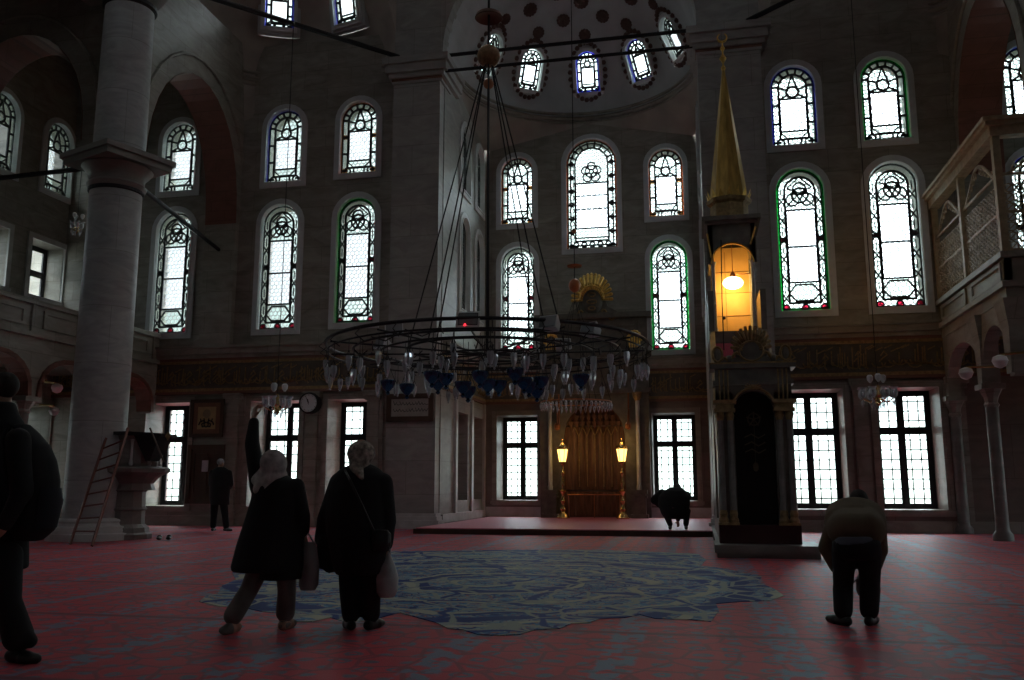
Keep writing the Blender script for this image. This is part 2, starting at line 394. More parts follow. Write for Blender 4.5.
ID = lambda u, d, z: (u, d, z)
WCACHE = {}
def window_meshes(kind, w, h, tint):
    key = (kind, w, h, tint)
    if key in WCACHE: return WCACHE[key]
    out = []
    # plaster surround standing proud of the wall
    f = MB()
    if kind in ('tall', 'short', 'centre', 'dome'):
        off = .17 if kind != 'dome' else .12
        f.poly(arch(0, 0, w, h, off=off), [arch(0, 0, w, h)], ID, -.05, .12)
        f.poly(arch(0, 0, w, h, off=.04), [arch(0, 0, w, h, off=-.002)], ID, -.08, .16)
        out.append(('window_surround', f.mesh('window_surround', sill_m)))
        g = MB(); L = MB(); lw = .048; b = .17*w/1.2; D = .09
        mats = [g_clear, g_pale, {'green': g_green, 'blue': g_blue, 'amber': g_amber, 'clear': g_pale}[tint], g_red, g_amber, g_blue]
        Z1 = h; zs = h-w/2
        edge = arch(0, 0, w, h, off=-.004); e2 = arch(0, 0, w, h, off=-(.065 if tint == 'green' else .045)); inn = arch(0, 0, w, h, off=-b-.05)
        core_top = h*.71 if kind in ('tall',) else h*.60
        core_bot = h*.20 if kind == 'tall' else h*.19
        g.cur = 2; g.poly(edge, [e2], ID, D, D+.008)
        g.cur = 1; g.poly(e2, [inn], ID, D, D+.008)
        cw = w/2-b-.05
        core = rect(0, core_bot, 2*cw-.04, core_top)
        g.cur = 1; g.poly(inn, [core], ID, D, D+.008)
        g.cur = 0; g.poly(core, [], ID, D, D+.008)
        # leading
        ribbon(L, e2, lw*.8, D-.012, D+.02, ID, True); ribbon(L, inn, lw*1.2, D-.015, D+.02, ID, True)
        ribbon(L, core, lw, D-.015, D+.02, ID, True)
        xo, xi = w/2-.05, cw
        xm = (xo+xi)/2
        if kind == 'tall':
            n = 6
            for k in range(n):
                z = b*.5+(zs-b*.5)*(k+.5)/n
                for s in (-1, 1):
                    if k == n//2:
                        g.cur = 3
                        ribbon(L, circ(s*xm, z, .06), lw*.7, D-.012, D+.02, ID)
                        g.add([(s*xm+.055*math.cos(a*PI/4), D-.004, z+.055*math.sin(a*PI/4)) for a in range(8)], [tuple(range(8))])
                    for t in (-1, 1):
                        ribbon(L, [(s*xo, z-t*.13), (s*xi, z+t*.13)], lw*.75, D-.012, D+.02, ID)
                z2 = z+.2
                for s in (-1, 1): ribbon(L, [(s*xm, z+.14), (s*xm, z+.36)], lw*.5, D-.01, D+.02, ID)
            ribbon(L, [(-xi, (core_bot+core_top)/2-.02), (xi, (core_bot+core_top)/2-.02)], lw*.9, D-.02, D+.025, ID)
            # bottom lozenge
            zb = core_bot*.62
            ribbon(L, [(-cw, zb), (-cw*.55, core_bot*.92), (cw*.55, core_bot*.92), (cw, zb), (cw*.55, core_bot*.36), (-cw*.55, core_bot*.36)], lw, D-.012, D+.02, ID, True)
            ribbon(L, [(-cw, core_bot*.3), (cw, core_bot*.3)], lw, D-.012, D+.02, ID)
            for xx in (-xm, 0, xm):
                g.cur = 3; ribbon(L, circ(xx, b*.55, .085), lw*.8, D-.012, D+.02, ID)
                g.add([(xx+.07*math.cos(a*PI/4), D-.004, b*.55+.07*math.sin(a*PI/4)) for a in range(8)], [tuple(range(8))])
            # heart and interlace head
            zc = core_top+(h-b-core_top)*.42; R = cw*.86
            ribbon(L, circ(0, zc, R*.62), lw*1.1, D-.015, D+.02, ID)
            ribbon(L, circ(0, zc+R*.55, R*.5, 10), lw, D-.015, D+.02, ID)
            for s in (-1, 1):
                ribbon(L, circ(s*R*.55, zc-R*.35, R*.5, 10), lw*.9, D-.015, D+.02, ID)
                ribbon(L, [(s*cw, core_top+.05), (0, zc+R*.2), (s*cw*.8, zs+.1), (s*.04, h-b-.08)], lw*.8, D-.012, D+.02, ID)
            if tint == 'blue' or tint == 'green':
                g.cur = 5 if tint == 'green' else 4
        elif kind in ('short', 'dome'):
            n = 3
            for k in range(n+1):
                z = b*.8+(zs-b*.6)*k/n
                for s in (-1, 1):
                    ribbon(L, [(s*xo, z), (s*xi, z)], lw*1.3, D-.012, D+.02, ID)
                    g.cur = 4
                    if tint == 'amber' and k % 2 == 0:
                        g.add([(s*xo, D-.004, z-.07), (s*xi, D-.004, z-.07), (s*xi, D-.004, z+.07), (s*xo, D-.004, z+.07)], [(0, 1, 2, 3)])
            for k in range(1, 7):
                a = PI*k/7; c_, s_ = math.cos(a), math.sin(a)
                ribbon(L, [(xi*c_, zs+xi*s_), (xo*c_, zs+xo*s_)], lw*1.2, D-.012, D+.02, ID)
            R = cw*.7; zc = core_top+R*.75
            ribbon(L, circ(0, zc, R*.62, 8), lw*1.2, D-.015, D+.02, ID)
            for s in (-1, 1):
                ribbon(L, [(s*cw, core_top), (s*R*.6, zc-R*.35), (0, core_top+.02)], lw, D-.012, D+.02, ID)
                ribbon(L, [(s*cw, zs), (s*R*.55, zc+R*.3), (0, h-b-.06)], lw, D-.012, D+.02, ID)
                ribbon(L, circ(s*xi, b*.7, .1, 8), lw, D-.012, D+.02, ID)
            ribbon(L, [(-cw, core_bot*.5), (cw, core_bot*.5)], lw, D-.012, D+.02, ID)
            for xx in (-cw*.45, cw*.45): ribbon(L, [(xx, 0), (xx, core_bot*.5)], lw, D-.012, D+.02, ID)
            ribbon(L, [(-cw, core_bot*.95), (-cw*.5, core_bot*.55), (cw*.5, core_bot*.55), (cw, core_bot*.95)], lw*.7, D-.012, D+.02, ID)
        elif kind == 'centre':
            n = 6
            in2 = arch(0, 0, w, h, off=-b*.55)
            ribbon(L, in2, lw, D-.012, D+.02, ID, True)
            for k in range(n+1):
                z = .12+(zs-.1)*k/n
                for s in (-1, 1):
                    ribbon(L, [(s*xo, z), (s*xi, z)], lw*1.4, D-.012, D+.02, ID)
                    ribbon(L, circ(s*xm, z, .07, 8), lw*.9, D-.012, D+.02, ID)
            for k in range(1, 9):
                a = PI*k/9; c_, s_ = math.cos(a), math.sin(a)
                ribbon(L, [(xi*c_, zs+xi*s_), (xo*c_, zs+xo*s_)], lw*1.2, D-.012, D+.02, ID)
            R = cw*.7; zc = core_top+R*1.05
            for rr, dx, dz in ((.55, 0, 0), (.35, 0, .5), (.35, .5, .1), (.35, -.5, .1), (.4, .33, -.5), (.4, -.33, -.5)):
                ribbon(L, circ(dx*R, zc+dz*R, rr*R, 10), lw, D-.012, D+.02, ID)
            for zz in (.42, .72):
                z = core_bot+(core_top-core_bot)*zz
                for k in range(6): ribbon(L, [(-cw+k*cw/3+.03, z), (-cw+k*cw/3+.16, z)], lw*.9, D-.012, D+.02, ID)
            ribbon(L, [(-cw, core_bot*.55), (cw, core_bot*.55)], lw, D-.012, D+.02, ID)
            for k in range(5): ribbon(L, circ(-w*.32+k*w*.16, .16, .09, 8), lw, D-.012, D+.02, ID)
        out.append(('stained_glass', g.mesh('stained_glass', mats)))
        out.append(('leading', L.mesh('leading', lead_m)))
        # outer screen of round eyes at the far side of the wall
        hx = MB(); p = .135; row = p*.866; j = 0; z = .02
        while z < h+.05:
            x = -w/2-.1+(p/2 if j % 2 else 0)
            while x < w/2+.1:
                inside = abs(x) < w/2+.06 and (z < zs or math.hypot(x, z-zs) < w/2+.06)
                if inside:
                    ang = [PI/6+PI/3*k for k in range(6)]
                    o6 = [(x+p/math.sqrt(3)*math.cos(a), z+p/math.sqrt(3)*math.sin(a)) for a in ang]
                    i6 = [(x+p*.462*math.cos(a), z+p*.462*math.sin(a)) for a in ang]
                    hx.add([(a, .62, b_) for a, b_ in o6]+[(a, .62, b_) for a, b_ in i6]+[(a, .66, b_) for a, b_ in i6],
                           [(k, (k+1) % 6, 6+(k+1) % 6, 6+k) for k in range(6)]+[(6+k, 6+(k+1) % 6, 12+(k+1) % 6, 12+k) for k in range(6)])
                x += p
            z += row; j += 1
        out.append(('outer_screen', hx.mesh('outer_screen', screen_m)))
    else:                                   # casement windows: ground floor and gallery
        dep = .95 if kind == 'ground' else .6
        f = MB()
        f.poly(rect(0, 0, w, h, .16), [rect(0, 0, w, h)], ID, -.05, .03)
        f.box(-w/2-.2, -.09, -.12, w/2+.2, .02, -.02)
        out.append(('window_surround', f.mesh('window_surround', wall_m if kind == 'ground' else light_m)))
        c = MB(); fr_ = .09
        c.poly(rect(0, 0, w, h), [rect(0, fr_, w-2*fr_, h-fr_)], ID, dep, dep+.1)
        tz = h*.66 if kind == 'ground' else h*.5
        c.box(-.045, dep+.0, fr_, .045, dep+.08, h-fr_)
        c.box(-w/2+fr_, dep, tz-.05, w/2-fr_, dep+.09, tz+.05)
        for s in (-1, 1):
            x0, x1 = (-w/2+fr_, -.045) if s < 0 else (.045, w/2-fr_)
            for z0, z1 in ((fr_, tz-.05), (tz+.05, h-fr_)):
                c.poly([(x0, z0), (x1, z0), (x1, z1), (x0, z1)], [[(x0+.045, z0+.045), (x1-.045, z0+.045), (x1-.045, z1-.045), (x0+.045, z1-.045)]], ID, dep+.02, dep+.07)
        out.append(('casement', c.mesh('casement', ink_m)))
        gl = MB(); gl.box(-w/2+fr_, dep+.04, fr_, w/2-fr_, dep+.045, h-fr_); out.append(('window_pane', gl.mesh('window_pane', g_clear)))
        b_ = MB()
        if kind == 'ground':
            nx, nz = 6, 12
            for k in range(1, nx): b_.tube([(-w/2+w*k/nx, dep+.22, 0), (-w/2+w*k/nx, dep+.22, h)], .017, 5)
            for k in range(1, nz): b_.tube([(-w/2, dep+.22, h*k/nz), (w/2, dep+.22, h*k/nz)], .017, 5)
            for i in range(1, nx):
                for k in range(1, nz): b_.box(-w/2+w*i/nx-.017, dep+.2, h*k/nz-.017, -w/2+w*i/nx+.017, dep+.24, h*k/nz+.017)
            out.append(('iron_grille', b_.mesh('iron_grille', iron_m)))
    WCACHE[key] = out
    return out

PORTALS = []
WN = [0]
def window(kind, fr, cx, z0, w, h, tint, label, rot, depth):
    WN[0] += 1
    base = Vector(fr(cx, 0, z0))
    o = thing('window_%d' % WN[0], label, 'window', base, None, 'structure'); o.rotation_euler.z = rot
    for nm, me in window_meshes(kind, w, h, tint):
        p = bpy.data.objects.new(nm, me); COL.objects.link(p); p.parent = o
        p.name = nm
    PORTALS.append((Vector(fr(cx, depth+.03, z0+h/2)), w, h, rot))
    return o
# rotation so that local +y is outward
R_Q = 0.0; R_L = PI/2; R_R = -PI/2
def wall_piece(name, fr, outer, holes, d0, d1, m, label, cat='wall'):
    mb = MB(); mb.poly(outer, holes, fr, d0, d1)
    return struct(mb.build(name, m), label, cat)
def box2(u0, z0, u1, z1): return [(u0, z0), (u1, z0), (u1, z1), (u0, z1)]

HZ = 4.95     # change of wall thickness, behind the cornice
# window lists: kind, centre, z0, w, h, tint, label
def add_windows(fr, lst, rot):
    hl = {'low': [], 'up': []}
    for kind, cx, z0, w, h, tint, label in lst:
        low = z0 < 4
        dep = 1.3 if low else .75
        hl['low' if low else 'up'].append(rect(cx, z0, w, z0+h) if kind in ('ground', 'gallery') else arch(cx, z0, w, z0+h))
        window(kind, fr, cx, z0, w, h, tint, label, rot, dep)
    return hl
QL = [('tall', -15.5, 5.65, 1.2, 3.8, 'clear', 'tall arched window beside the big marble column, left wing of far wall'),
      ('tall', -12.0, 5.65, 1.2, 3.8, 'clear', 'tall arched window above the wall clock, hanging wire crossing it'),
      ('tall', -9.58, 5.75, 1.2, 3.75, 'green', 'tall green-edged arched window next to the grey pier, left wing'),
      ('short', -15.5, 10.1, 1.15, 2.25, 'clear', 'short arched window framed by the red soffit arch right of the column'),
      ('short', -11.98, 10.15, 1.15, 2.3, 'blue', 'short arched window over the clock, upper row, blue lower edge'),
      ('short', -9.6, 10.25, 1.15, 2.25, 'amber', 'short arched window with amber bits, upper row beside the grey pier'),
      ('ground', -15.33, .55, 1.42, 3.0, '', 'ground-floor casement window behind the pulpit'),
      ('ground', -11.9, .55, 1.5, 3.0, '', 'ground-floor casement window behind the waving woman'),
      ('ground', -9.52, .55, 1.5, 3.0, '', 'ground-floor casement window right of the clock')]
QR = [('tall', 2.84, 5.6, 1.22, 3.85, 'green', 'tall green-edged arched window right of the gilded minbar spire'),
      ('tall', 5.14, 5.6, 1.22, 3.85, 'clear', 'tall arched window next to the latticed loge'),
      ('tall', 8.55, 5.6, 1.22, 3.85, 'blue', 'tall arched window seen past the loge at the right edge'),
      ('short', 2.8, 10.1, 1.15, 2.25, 'blue', 'short blue-edged arched window right of the spire tip, upper row'),
      ('short', 5.1, 10.05, 1.15, 2.3, 'green', 'short arched window with green and red bits, upper right row'),
      ('short', 8.55, 10.05, 1.15, 2.3, 'blue', 'short arched window above the loge, mostly hidden at right edge'),
      ('ground', 2.85, .55, 1.5, 3.0, '', 'ground-floor casement window directly right of the minbar'),
      ('ground', 5.13, .55, 1.45, 3.0, '', 'ground-floor casement window behind the small right chandelier')]
hl = add_windows(frame_q, QL, R_Q)
wall_piece('wall_qibla_left_lower', frame_q, box2(OL-1.3, 0, NL-.06, HZ), hl['low'], 0, 1.3, wall_m, 'lower marble wall left of the mihrab niche')
wall_piece('wall_qibla_left_upper', frame_q, box2(OL-1.3, HZ, NL-.06, 14.6), hl['up'], 0, .75, wall_m, 'upper marble wall with arched windows left of the niche')
hr = add_windows(frame_q, QR, R_Q)
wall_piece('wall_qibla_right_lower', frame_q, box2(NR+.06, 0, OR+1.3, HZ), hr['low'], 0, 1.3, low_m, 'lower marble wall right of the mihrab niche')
wall_piece('wall_qibla_right_upper', frame_q, box2(NR+.06, HZ, OR+1.3, 14.6), hr['up'], 0, .75, wall_m, 'upper marble wall with arched windows right of the niche')
NBW = [('tall', -5.8, 5.6, 1.15, 3.55, 'clear', 'tall arched window of the mihrab niche seen through the chandelier'),
       ('tall', -.76, 5.45, 1.2, 3.65, 'green', 'tall green-edged arched window right of the mihrab crown'),
       ('short', -5.82, 9.95, 1.12, 2.4, 'amber', 'short arched niche window left of the large central window'),
       ('short', -.78, 9.9, 1.12, 2.35, 'amber', 'short arched niche window right of the large central window'),
       ('centre', -3.26, 8.95, 1.7, 3.85, 'amber', 'large central arched window above the mihrab'),
       ('ground', -5.82, .66, 1.36, 2.75, '', 'ground-floor casement window of the niche left of the lit lamps'),
       ('ground', -.76, .66, 1.36, 2.75, '', 'ground-floor casement window of the niche behind the crouching person')]
hn = add_windows(frame_n, NBW, R_Q)
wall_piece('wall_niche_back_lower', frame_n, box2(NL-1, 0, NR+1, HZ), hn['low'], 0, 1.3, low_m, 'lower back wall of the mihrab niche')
wall_piece('wall_niche_back_upper', frame_n, box2(NL-1, HZ, NR+1, 13.6), hn['up'], 0, .75, wall_m, 'upper back wall of the mihrab niche')
frNL = frame_x(NL, -1); frNR = frame_x(NR, 1)
for side, fr, rot, lr in (('left', frNL, R_L, 'left'), ('right', frNR, R_R, 'right')):
    W = []
    for nm, cy in (('nearer', 25.75), ('farther', 27.6)):
        W += [('tall', cy, 6.45, 1.0, 2.95, 'clear', '%s tall arched window in the %s side wall of the niche' % (nm, lr)),
              ('short', cy, 10.25, 1.0, 2.15, 'clear', '%s short arched window in the %s side wall of the niche' % (nm, lr))]
    h2 = add_windows(fr, W, rot)
    wall_piece('wall_niche_'+side, fr, box2(WY+.0, HZ, NB, 13.6), h2['up'], 0, .75, pier_m, 'upper %s side wall of the mihrab niche' % lr)
    wall_piece('wall_niche_%s_lower' % side, fr, box2(WY, 0, NB, HZ), [rect(25.8, .7, 1.15, 3.3), rect(27.7, .7, 1.1, 3.3)], 0, .35, pier_m, 'lower %s side wall of the niche with two recesses' % lr)
    b = MB(); b.poly(box2(WY, 0, NB, HZ), [], fr, .33, .8); struct(b.build('wall_niche_%s_recess' % side, wall_m), 'dark backs of the recesses in the %s niche wall' % lr, 'wall')
frOL = frame_x(OL, -1); frOR = frame_x(OR, 1)
def outer(side, fr, rot):
    W = []
    names = ['first', 'second', 'third', 'fourth', 'fifth']
    for i, cy in enumerate((22.75, 20.45, 18.1, 12.0, 8.0)):
        n = names[i]
        W.append(('short', cy, 10.1, 1.15, 2.25, 'clear', '%s upper arched window of the %s aisle counted from the far wall' % (n, side)))
        W.append(('gallery', cy-.1, 6.75, 1.4, 1.7, '', '%s square gallery window of the %s aisle counted from the far wall' % (n, side)))
        W.append(('ground', cy-.1, .6, 1.4, 2.9, '', '%s ground casement of the %s aisle counted from the far wall' % (n, side)))
    if side == 'right': W = [x for x in W if x[1] > 17 or x[0] == 'ground' or x[1] < 9]
    h3 = add_windows(fr, W, rot)
    wall_piece('wall_%s_lower' % side, fr, box2(BK, 0, WY+1, HZ), h3['low'], 0, 1.3, wall_m, 'lower outer wall of the %s aisle' % side)
    wall_piece('wall_%s_upper' % side, fr, box2(BK, HZ, WY+.7, 14.6), h3['up'], 0, .75, wall_m, 'upper outer wall of the %s aisle' % side)
outer('left', frOL, R_L); outer('right', frOR, R_R)
# back wall, ceilings
fr_e = lambda u, d, z: (u, BK-d, z)
EW = [('tall', x, 5.6, 1.2, 3.8, 'clear', '%s tall arched window in the entrance wall behind the visitors' % n) for n, x in (('left', -9.0), ('right', 2.4))]
he = add_windows(fr_e, EW, PI)
wall_piece('wall_entrance', fr_e, box2(OL-1, 0, OR+1, TOP), he['up'], 0, .75, wall_m, 'entrance wall behind the visitors')
c = MB(); c.box(OL-1, BK-.3, 14.5, -14.0, WY+1, 14.9); c.box(7.4, BK-.3, 14.5, OR+1, WY+1, 14.9); struct(c.build('ceiling_aisles', vault_m), 'flat ceiling of both aisles', 'ceiling')
dm = MB(); DR = 10.6; DC = (XC, 12.8)
dm.poly(box2(OL-1, BK-.3, OR+1, WY+1.2), [[(DC[0]+DR*math.cos(2*PI*k/40), DC[1]+DR*.99*math.sin(2*PI*k/40)) for k in range(40)]], lambda u, d, z: (u, z, TOP+d), 0, .4)
for k in range(48):
    a0, a1 = 2*PI*k/48, 2*PI*(k+1)/48
    for z0, z1 in ((0, .3), (.3, 1.9), (1.9, 2.2)):
        if z0 == .3 and k % 12 == 4:
            am = (a0+a1)/2; PORTALS.append((Vector((DC[0]+(DR+.3)*math.cos(am), DC[1]+(DR+.3)*math.sin(am), TOP+1.1)), 1.3, 1.6, am-PI/2)); continue
        dm.add([(DC[0]+(DR+.02)*math.cos(a), DC[1]+(DR+.02)*math.sin(a), TOP+z) for a, z in ((a0, z0), (a1, z0), (a1, z1), (a0, z1))], [(0, 1, 2, 3)])
dm.lathe([(DR+.02, TOP+2.2), (DR*.93, TOP+4), (DR*.72, TOP+7), (DR*.4, TOP+9), (.01, TOP+9.8)], DC[0], DC[1], 40)
struct(dm.build('ceiling_dome', vault_m, smooth=True), 'great central dome over the hall', 'ceiling')

# ------------------------------------------------------------------ floor, platform
struct(MB().box(OL-1, BK-.5, -.3, OR+1, NB+1, 0).build('floor', carpet_m), 'red patterned carpet covering the hall floor', 'floor')
out_px = [(199,602),(206,596),(218,594),(222,586),(236,580),(232,573),(250,568),(262,563),(290,561),(300,557),(330,554),(380,552),(430,551),(520,550),(600,550),(650,552),(698,554),(706,560),(701,566),(726,569),(762,577),(757,582),(774,589),(784,596),(770,601),(740,602),(716,604),(719,611),(711,622),(690,620),(655,619),(640,615),(625,618),(600,619),(590,623),(571,624),(560,629),(536,630),(520,635),(499,636),(478,635),(462,630),(448,629),(436,623),(421,619),(400,613),(388,616),(370,621),(345,622),(330,618),(312,622),(296,622),(285,614),(262,612),(240,607),(220,607)]
def floorpt(px, py):
    r = fw*F+rt*(px-512)+upv*(340-py); k = (0-EYE)/r.z; return (r.x*k, r.y*k)
md = [floorpt(*p) for p in out_px]
m_ = MB(); m_.poly(md, [], lambda u, d, z: (u, z, d), .001, .006)
me_o = m_.build('carpet_medallion', med_m); struct(me_o, 'large blue and cream medallion woven in the middle of the red carpet', 'carpet')
pl = MB(); pl.box(-6.7, 20.62, 0.0, .5, NB, PZ); struct(pl.build('floor_platform', caredge_m), 'raised carpeted platform in front of the mihrab', 'floor')
struct(MB().box(-6.75, 20.56, 0, .5, 20.66, PZ-.02).build('trim_1', wood_m), 'dark wooden riser of the mihrab platform', 'trim')

# ------------------------------------------------------------------ piers, cornices, bands
def pier(x0, x1, label):
    p = MB(); y0 = 22.98; y1 = WY+.02
    p.box(x0, y0, 0, x1-(.02 if x1 == NL else 0), y1, 12.7)
    p.box(x0, y0, 13.4, x1, y1, TOP)
    o = p.build('trim_pier', pier_m); o.name = 'trim_%d' % TR(); struct(o, label, 'pier')
    c = MB()
    for z0, z1, e in ((12.7, 12.78, .04), (12.86, 13.0, .12), (13.0, 13.25, .2), (13.25, 13.45, .28)): c.box(x0-e, y0-e, z0, x1+e, y1+(1.2 if e > .1 else .5), z1)
    c.build('cornice', pier_m, o, off=(0, 0, 0))
    r = MB(); r.box(x0-.05, y0-.05, 12.78, x1+.05, y1, 12.86); r.build('red_band', redl_m, o, off=(0, 0, 0))
    b_ = MB()
    for z0, z1, e in ((0, .22, .14), (.22, .32, .08), (.32, .4, .04)): b_.box(x0-e, y0-e, z0, x1+e, y1, z1)
    b_.build('plinth', light_m, o, off=(0, 0, 0))
TRN = [1]
def TR(): TRN[0] += 1; return TRN[0]
pier(-8.38, NL, 'grey marble pier left of the mihrab niche')
pier(NR, 1.98, 'grey marble pier behind the minbar spire')
def bands(x0, x1, fr, label, calli=True, seed=1):
    o = thing('trim_%d' % TR(), label, 'inscription band', fr((x0+x1)/2, 0, 3.9), None, 'structure')
    g = MB(); g.poly(box2(x0, 3.95, x1, 4.68), [], fr, -.06, .01); g.build('band_ground', panel_m, o)
    r = MB()
    for z0, z1, e in ((3.78, 3.86, .09), (4.76, 4.84, .1)): r.poly(box2(x0, z0, x1, z1), [], fr, -e, 0)
    r.build('red_fillet', redl_m, o)
    k = MB()
    for z0, z1, e in ((3.86, 3.95, .08), (4.68, 4.76, .09)): k.poly(box2(x0, z0, x1, z1), [], fr, -e, 0)
    k.build('gilt_fillet', dgold_m, o)
    c = MB()
    for z0, z1, e in ((4.84, 4.95, .14), (4.95, 5.12, .22), (5.12, 5.2, .28)): c.poly(box2(x0, z0, x1, z1), [], fr, -e, .02)
    c.build('cornice', wall_m, o)
    rnd = random.Random(seed); s = MB(); u = x0+.08
    while u < x1-.12:                                    # flowing carved script
        t = rnd.random(); h = rnd.uniform(.3, .55); zb = 4.03+rnd.uniform(0, .1)
        if t < .4: pts = [(u, zb+h), (u-.01, zb+.05), (u+.03, zb)]
        elif t < .7: pts = [(u+.16*math.cos(a*PI/5)*-1+.1, zb+.12-.11*math.sin(a*PI/5)) for a in range(6)]
        elif t < .85: pts = [(u, zb+.25), (u+.08, zb+.36), (u+.15, zb+.26), (u+.06, zb+.2), (u-.04, zb+.1)]
        else: pts = [(u-.05, zb+.42), (u+.12, zb+.5)]
        ribbon(s, pts, .03, -.085, -.055, fr)
        u += rnd.uniform(.045, .09)
    s.build('carved_script', dgold_m, o)
bands(OL, -8.38, frame_q, 'carved inscription band along the far wall left of the pier', seed=3)
bands(NR+1.66, OR, frame_q, 'carved inscription band along the far wall right of the minbar', seed=4)
bands(NL, -5.0, frame_n, 'short inscription band in the niche left of the mihrab', seed=5)
bands(-1.5, NR, frame_n, 'short inscription band in the niche right of the mihrab', seed=6)
bands(WY+.1, NB, frNL, 'inscription band on the left side wall of the niche', seed=7)
# wainscot pilasters and panel mouldings between ground windows
pm = MB()
for x in (-13.2, -10.72, -8.9, 4.0, 6.25):
    pm.box(x-.17, WY-.1, 0, x+.17, WY, 3.78)
    for z0, z1, e in ((0, .25, .06), (3.5, 3.62, .05), (3.62, 3.78, .1)): pm.box(x-.17-e, WY-.1-e, z0, x+.17+e, WY, z1)
pm.box(OL, WY-.07, 0, -8.7, WY, .28); pm.box(2, WY-.07, 0, OR, WY, .28)
struct(pm.build('baseboard_qibla', wall_m), 'marble pilasters and skirting along the far wall', 'baseboard')
pm = MB(); pm.box(NL, NB-.08, PZ, -5.05, NB, .45); pm.box(-1.5, NB-.08, PZ, NR, NB, .45); pm.box(NL, WY, PZ, NL+.1, NB, .36)
for cy in (24.9, 26.75, 28.35): pm.box(NL, cy-.1, PZ, NL+.07, cy+.1, 3.8)
struct(pm.build('baseboard_niche', light_m), 'pale marble skirting and pilaster strips inside the niche', 'baseboard')

# ------------------------------------------------------------------ great columns with capitals
def column(cx, cy, label):
    o = thing('column', label, 'column', (cx, cy, 0), None, 'structure')
    MB().lathe([(.575, .4), (.585, 1.5), (.58, 3), (.565, 5), (.555, 7.75)], cx, cy, 40).build('shaft', col_m, o, smooth=True)
    b_ = MB(); b_.lathe([(.86, 0), (.86, .14), (.80, .16), (.80, .2), (.78, .28), (.70, .31), (.68, .36), (.70, .4), (.68, .43), (.585, .46)], cx, cy, 36)
    b_.build('base', light_m, o, smooth=True)
    c = MB(); c.lathe([(.555, 7.72), (.62, 7.78), (.64, 7.84), (.585, 7.9), (.6, 8.05), (.7, 8.16), (.76, 8.24), (.72, 8.3)], cx, cy, 36)
    T = Matrix.Translation((cx, cy, 0)) @ Matrix.Rotation(math.radians(-20), 4, 'Z')
    c.box(-.82, -.82, 8.28, .82, .82, 8.46, T); c.box(-.88, -.88, 8.42, .88, .88, 8.54, T)
    c.build('capital', pulp_m, o, smooth=True)
    MB().lathe([(.565, 7.66), (.595, 7.68), (.595, 7.74), (.565, 7.76)], cx, cy, 36).build('bronze_ring', iron_m, o)
    MB().lathe([(.56, 8.5), (.555, 10), (.54, 12.2)], cx, cy, 40).build('upper_shaft', col_m, o, smooth=True)
    MB().lathe([(.54, 12.15), (.60, 12.2), (.60, 12.28), (.55, 12.32)], cx, cy, 36).build('upper_ring', iron_m, o)
    MB().lathe([(.55, 12.3), (.75, 12.6), (.9, 12.9), (.9, 13.2)], cx, cy, 36).build('upper_capital', pulp_m, o, smooth=True)
column(-12.78, 16.95, 'huge round grey marble column left of the pulpit')
column(7.95, 16.95, 'huge round grey marble column on the right, by the loge')
column(-12.78, 8.6, 'huge round marble column in the left aisle beside the camera')
column(7.2, 8.6, 'huge round marble column in the right aisle beside the camera')

# ------------------------------------------------------------------ arches and vaults
def parch(c, half, zs, za, n=16):
    """pointed-ish arch from left foot to right foot"""
    return [(c+half*math.cos(PI-PI*i/n), zs+(za-zs)*(math.sin(PI*i/n)**.85)) for i in range(n+1)]
def arch_wall(name, fr, u0, u1, c, half, zs, za, z0, z1, d0, d1, label):
    ap = parch(c, half, zs, za)
    mb = MB(); mb.poly([(u0, z0)]+[(c-half, z0)]+ap+[(c+half, z0), (u1, z0), (u1, z1), (u0, z1)], [], fr, d0, d1)
    o = struct(mb.build(name, wall_m), label, 'wall')
    s = MB(); q = [(c-half, z0)]+ap+[(c+half, z0)]; t = .012
    for i in range(len(q)-1):
        a, b_ = q[i], q[i+1]
        if i in (0, len(q)-2): continue
        mx_, mz_ = c, zs
        def inn(p): return (p[0]+(t if p[0] < mx_ else -t), p[1]-(t if p[1] > mz_ else 0))
        a2, b2 = inn(a), inn(b_)
        s.add([fr(a2[0], d0-.01, a2[1]), fr(b2[0], d0-.01, b2[1]), fr(b2[0], d1+.01, b2[1]), fr(a2[0], d1+.01, a2[1])], [(0, 1, 2, 3)])
        s.add([fr(a[0], d0-.01, a[1]), fr(b_[0], d0-.01, b_[1]), fr(b_[0], d1+.01, b_[1]), fr(a[0], d1+.01, a[1])], [(0, 1, 2, 3)])
    s.build('red_soffit', red_m, o, off=(0, 0, 0))
    # moulding around the face
    w = MB(); ap2 = parch(c, half+.45, zs, za+.5)
    w.tube([fr(p[0], d0-.03, p[1]) for p in ap2], .05, 6); w.build('arch_moulding', wall_m, o, off=(0, 0, 0))
arch_wall('wall_arch_left', frame_x(-13.35, -1), 18.2, WY, 20.95, 2.25, 8.9, 12.45, 5.2, 14.6, 0, 1.0, 'red-soffited arch between the column and the far wall')
arch_wall('wall_arch_right', frame_x(6.75, 1), 17.3, WY, 20.95, 2.25, 8.9, 12.45, 5.2, 14.6, 0, 1.0, 'red-soffited arch above the loge')
fy = lambda u, d, z: (u, 17.2+d, z)
arch_wall('wall_arch_aisle', fy, OL, -13.3, -15.9, 1.9, 9.2, 12.05, 8.5, 14.6, 0, 1.0, 'red-soffited arch across the left aisle beside the column')
MB_ = MB(); MB_.box(-14.1, BK, 12.6, -13.3, 17.3, TOP); MB_.box(6.75, BK, 12.6, 7.6, 17.3, TOP)

struct(MB_.build('wall_clerestory', vault_m), 'dark upper walls under the great dome', 'wall')
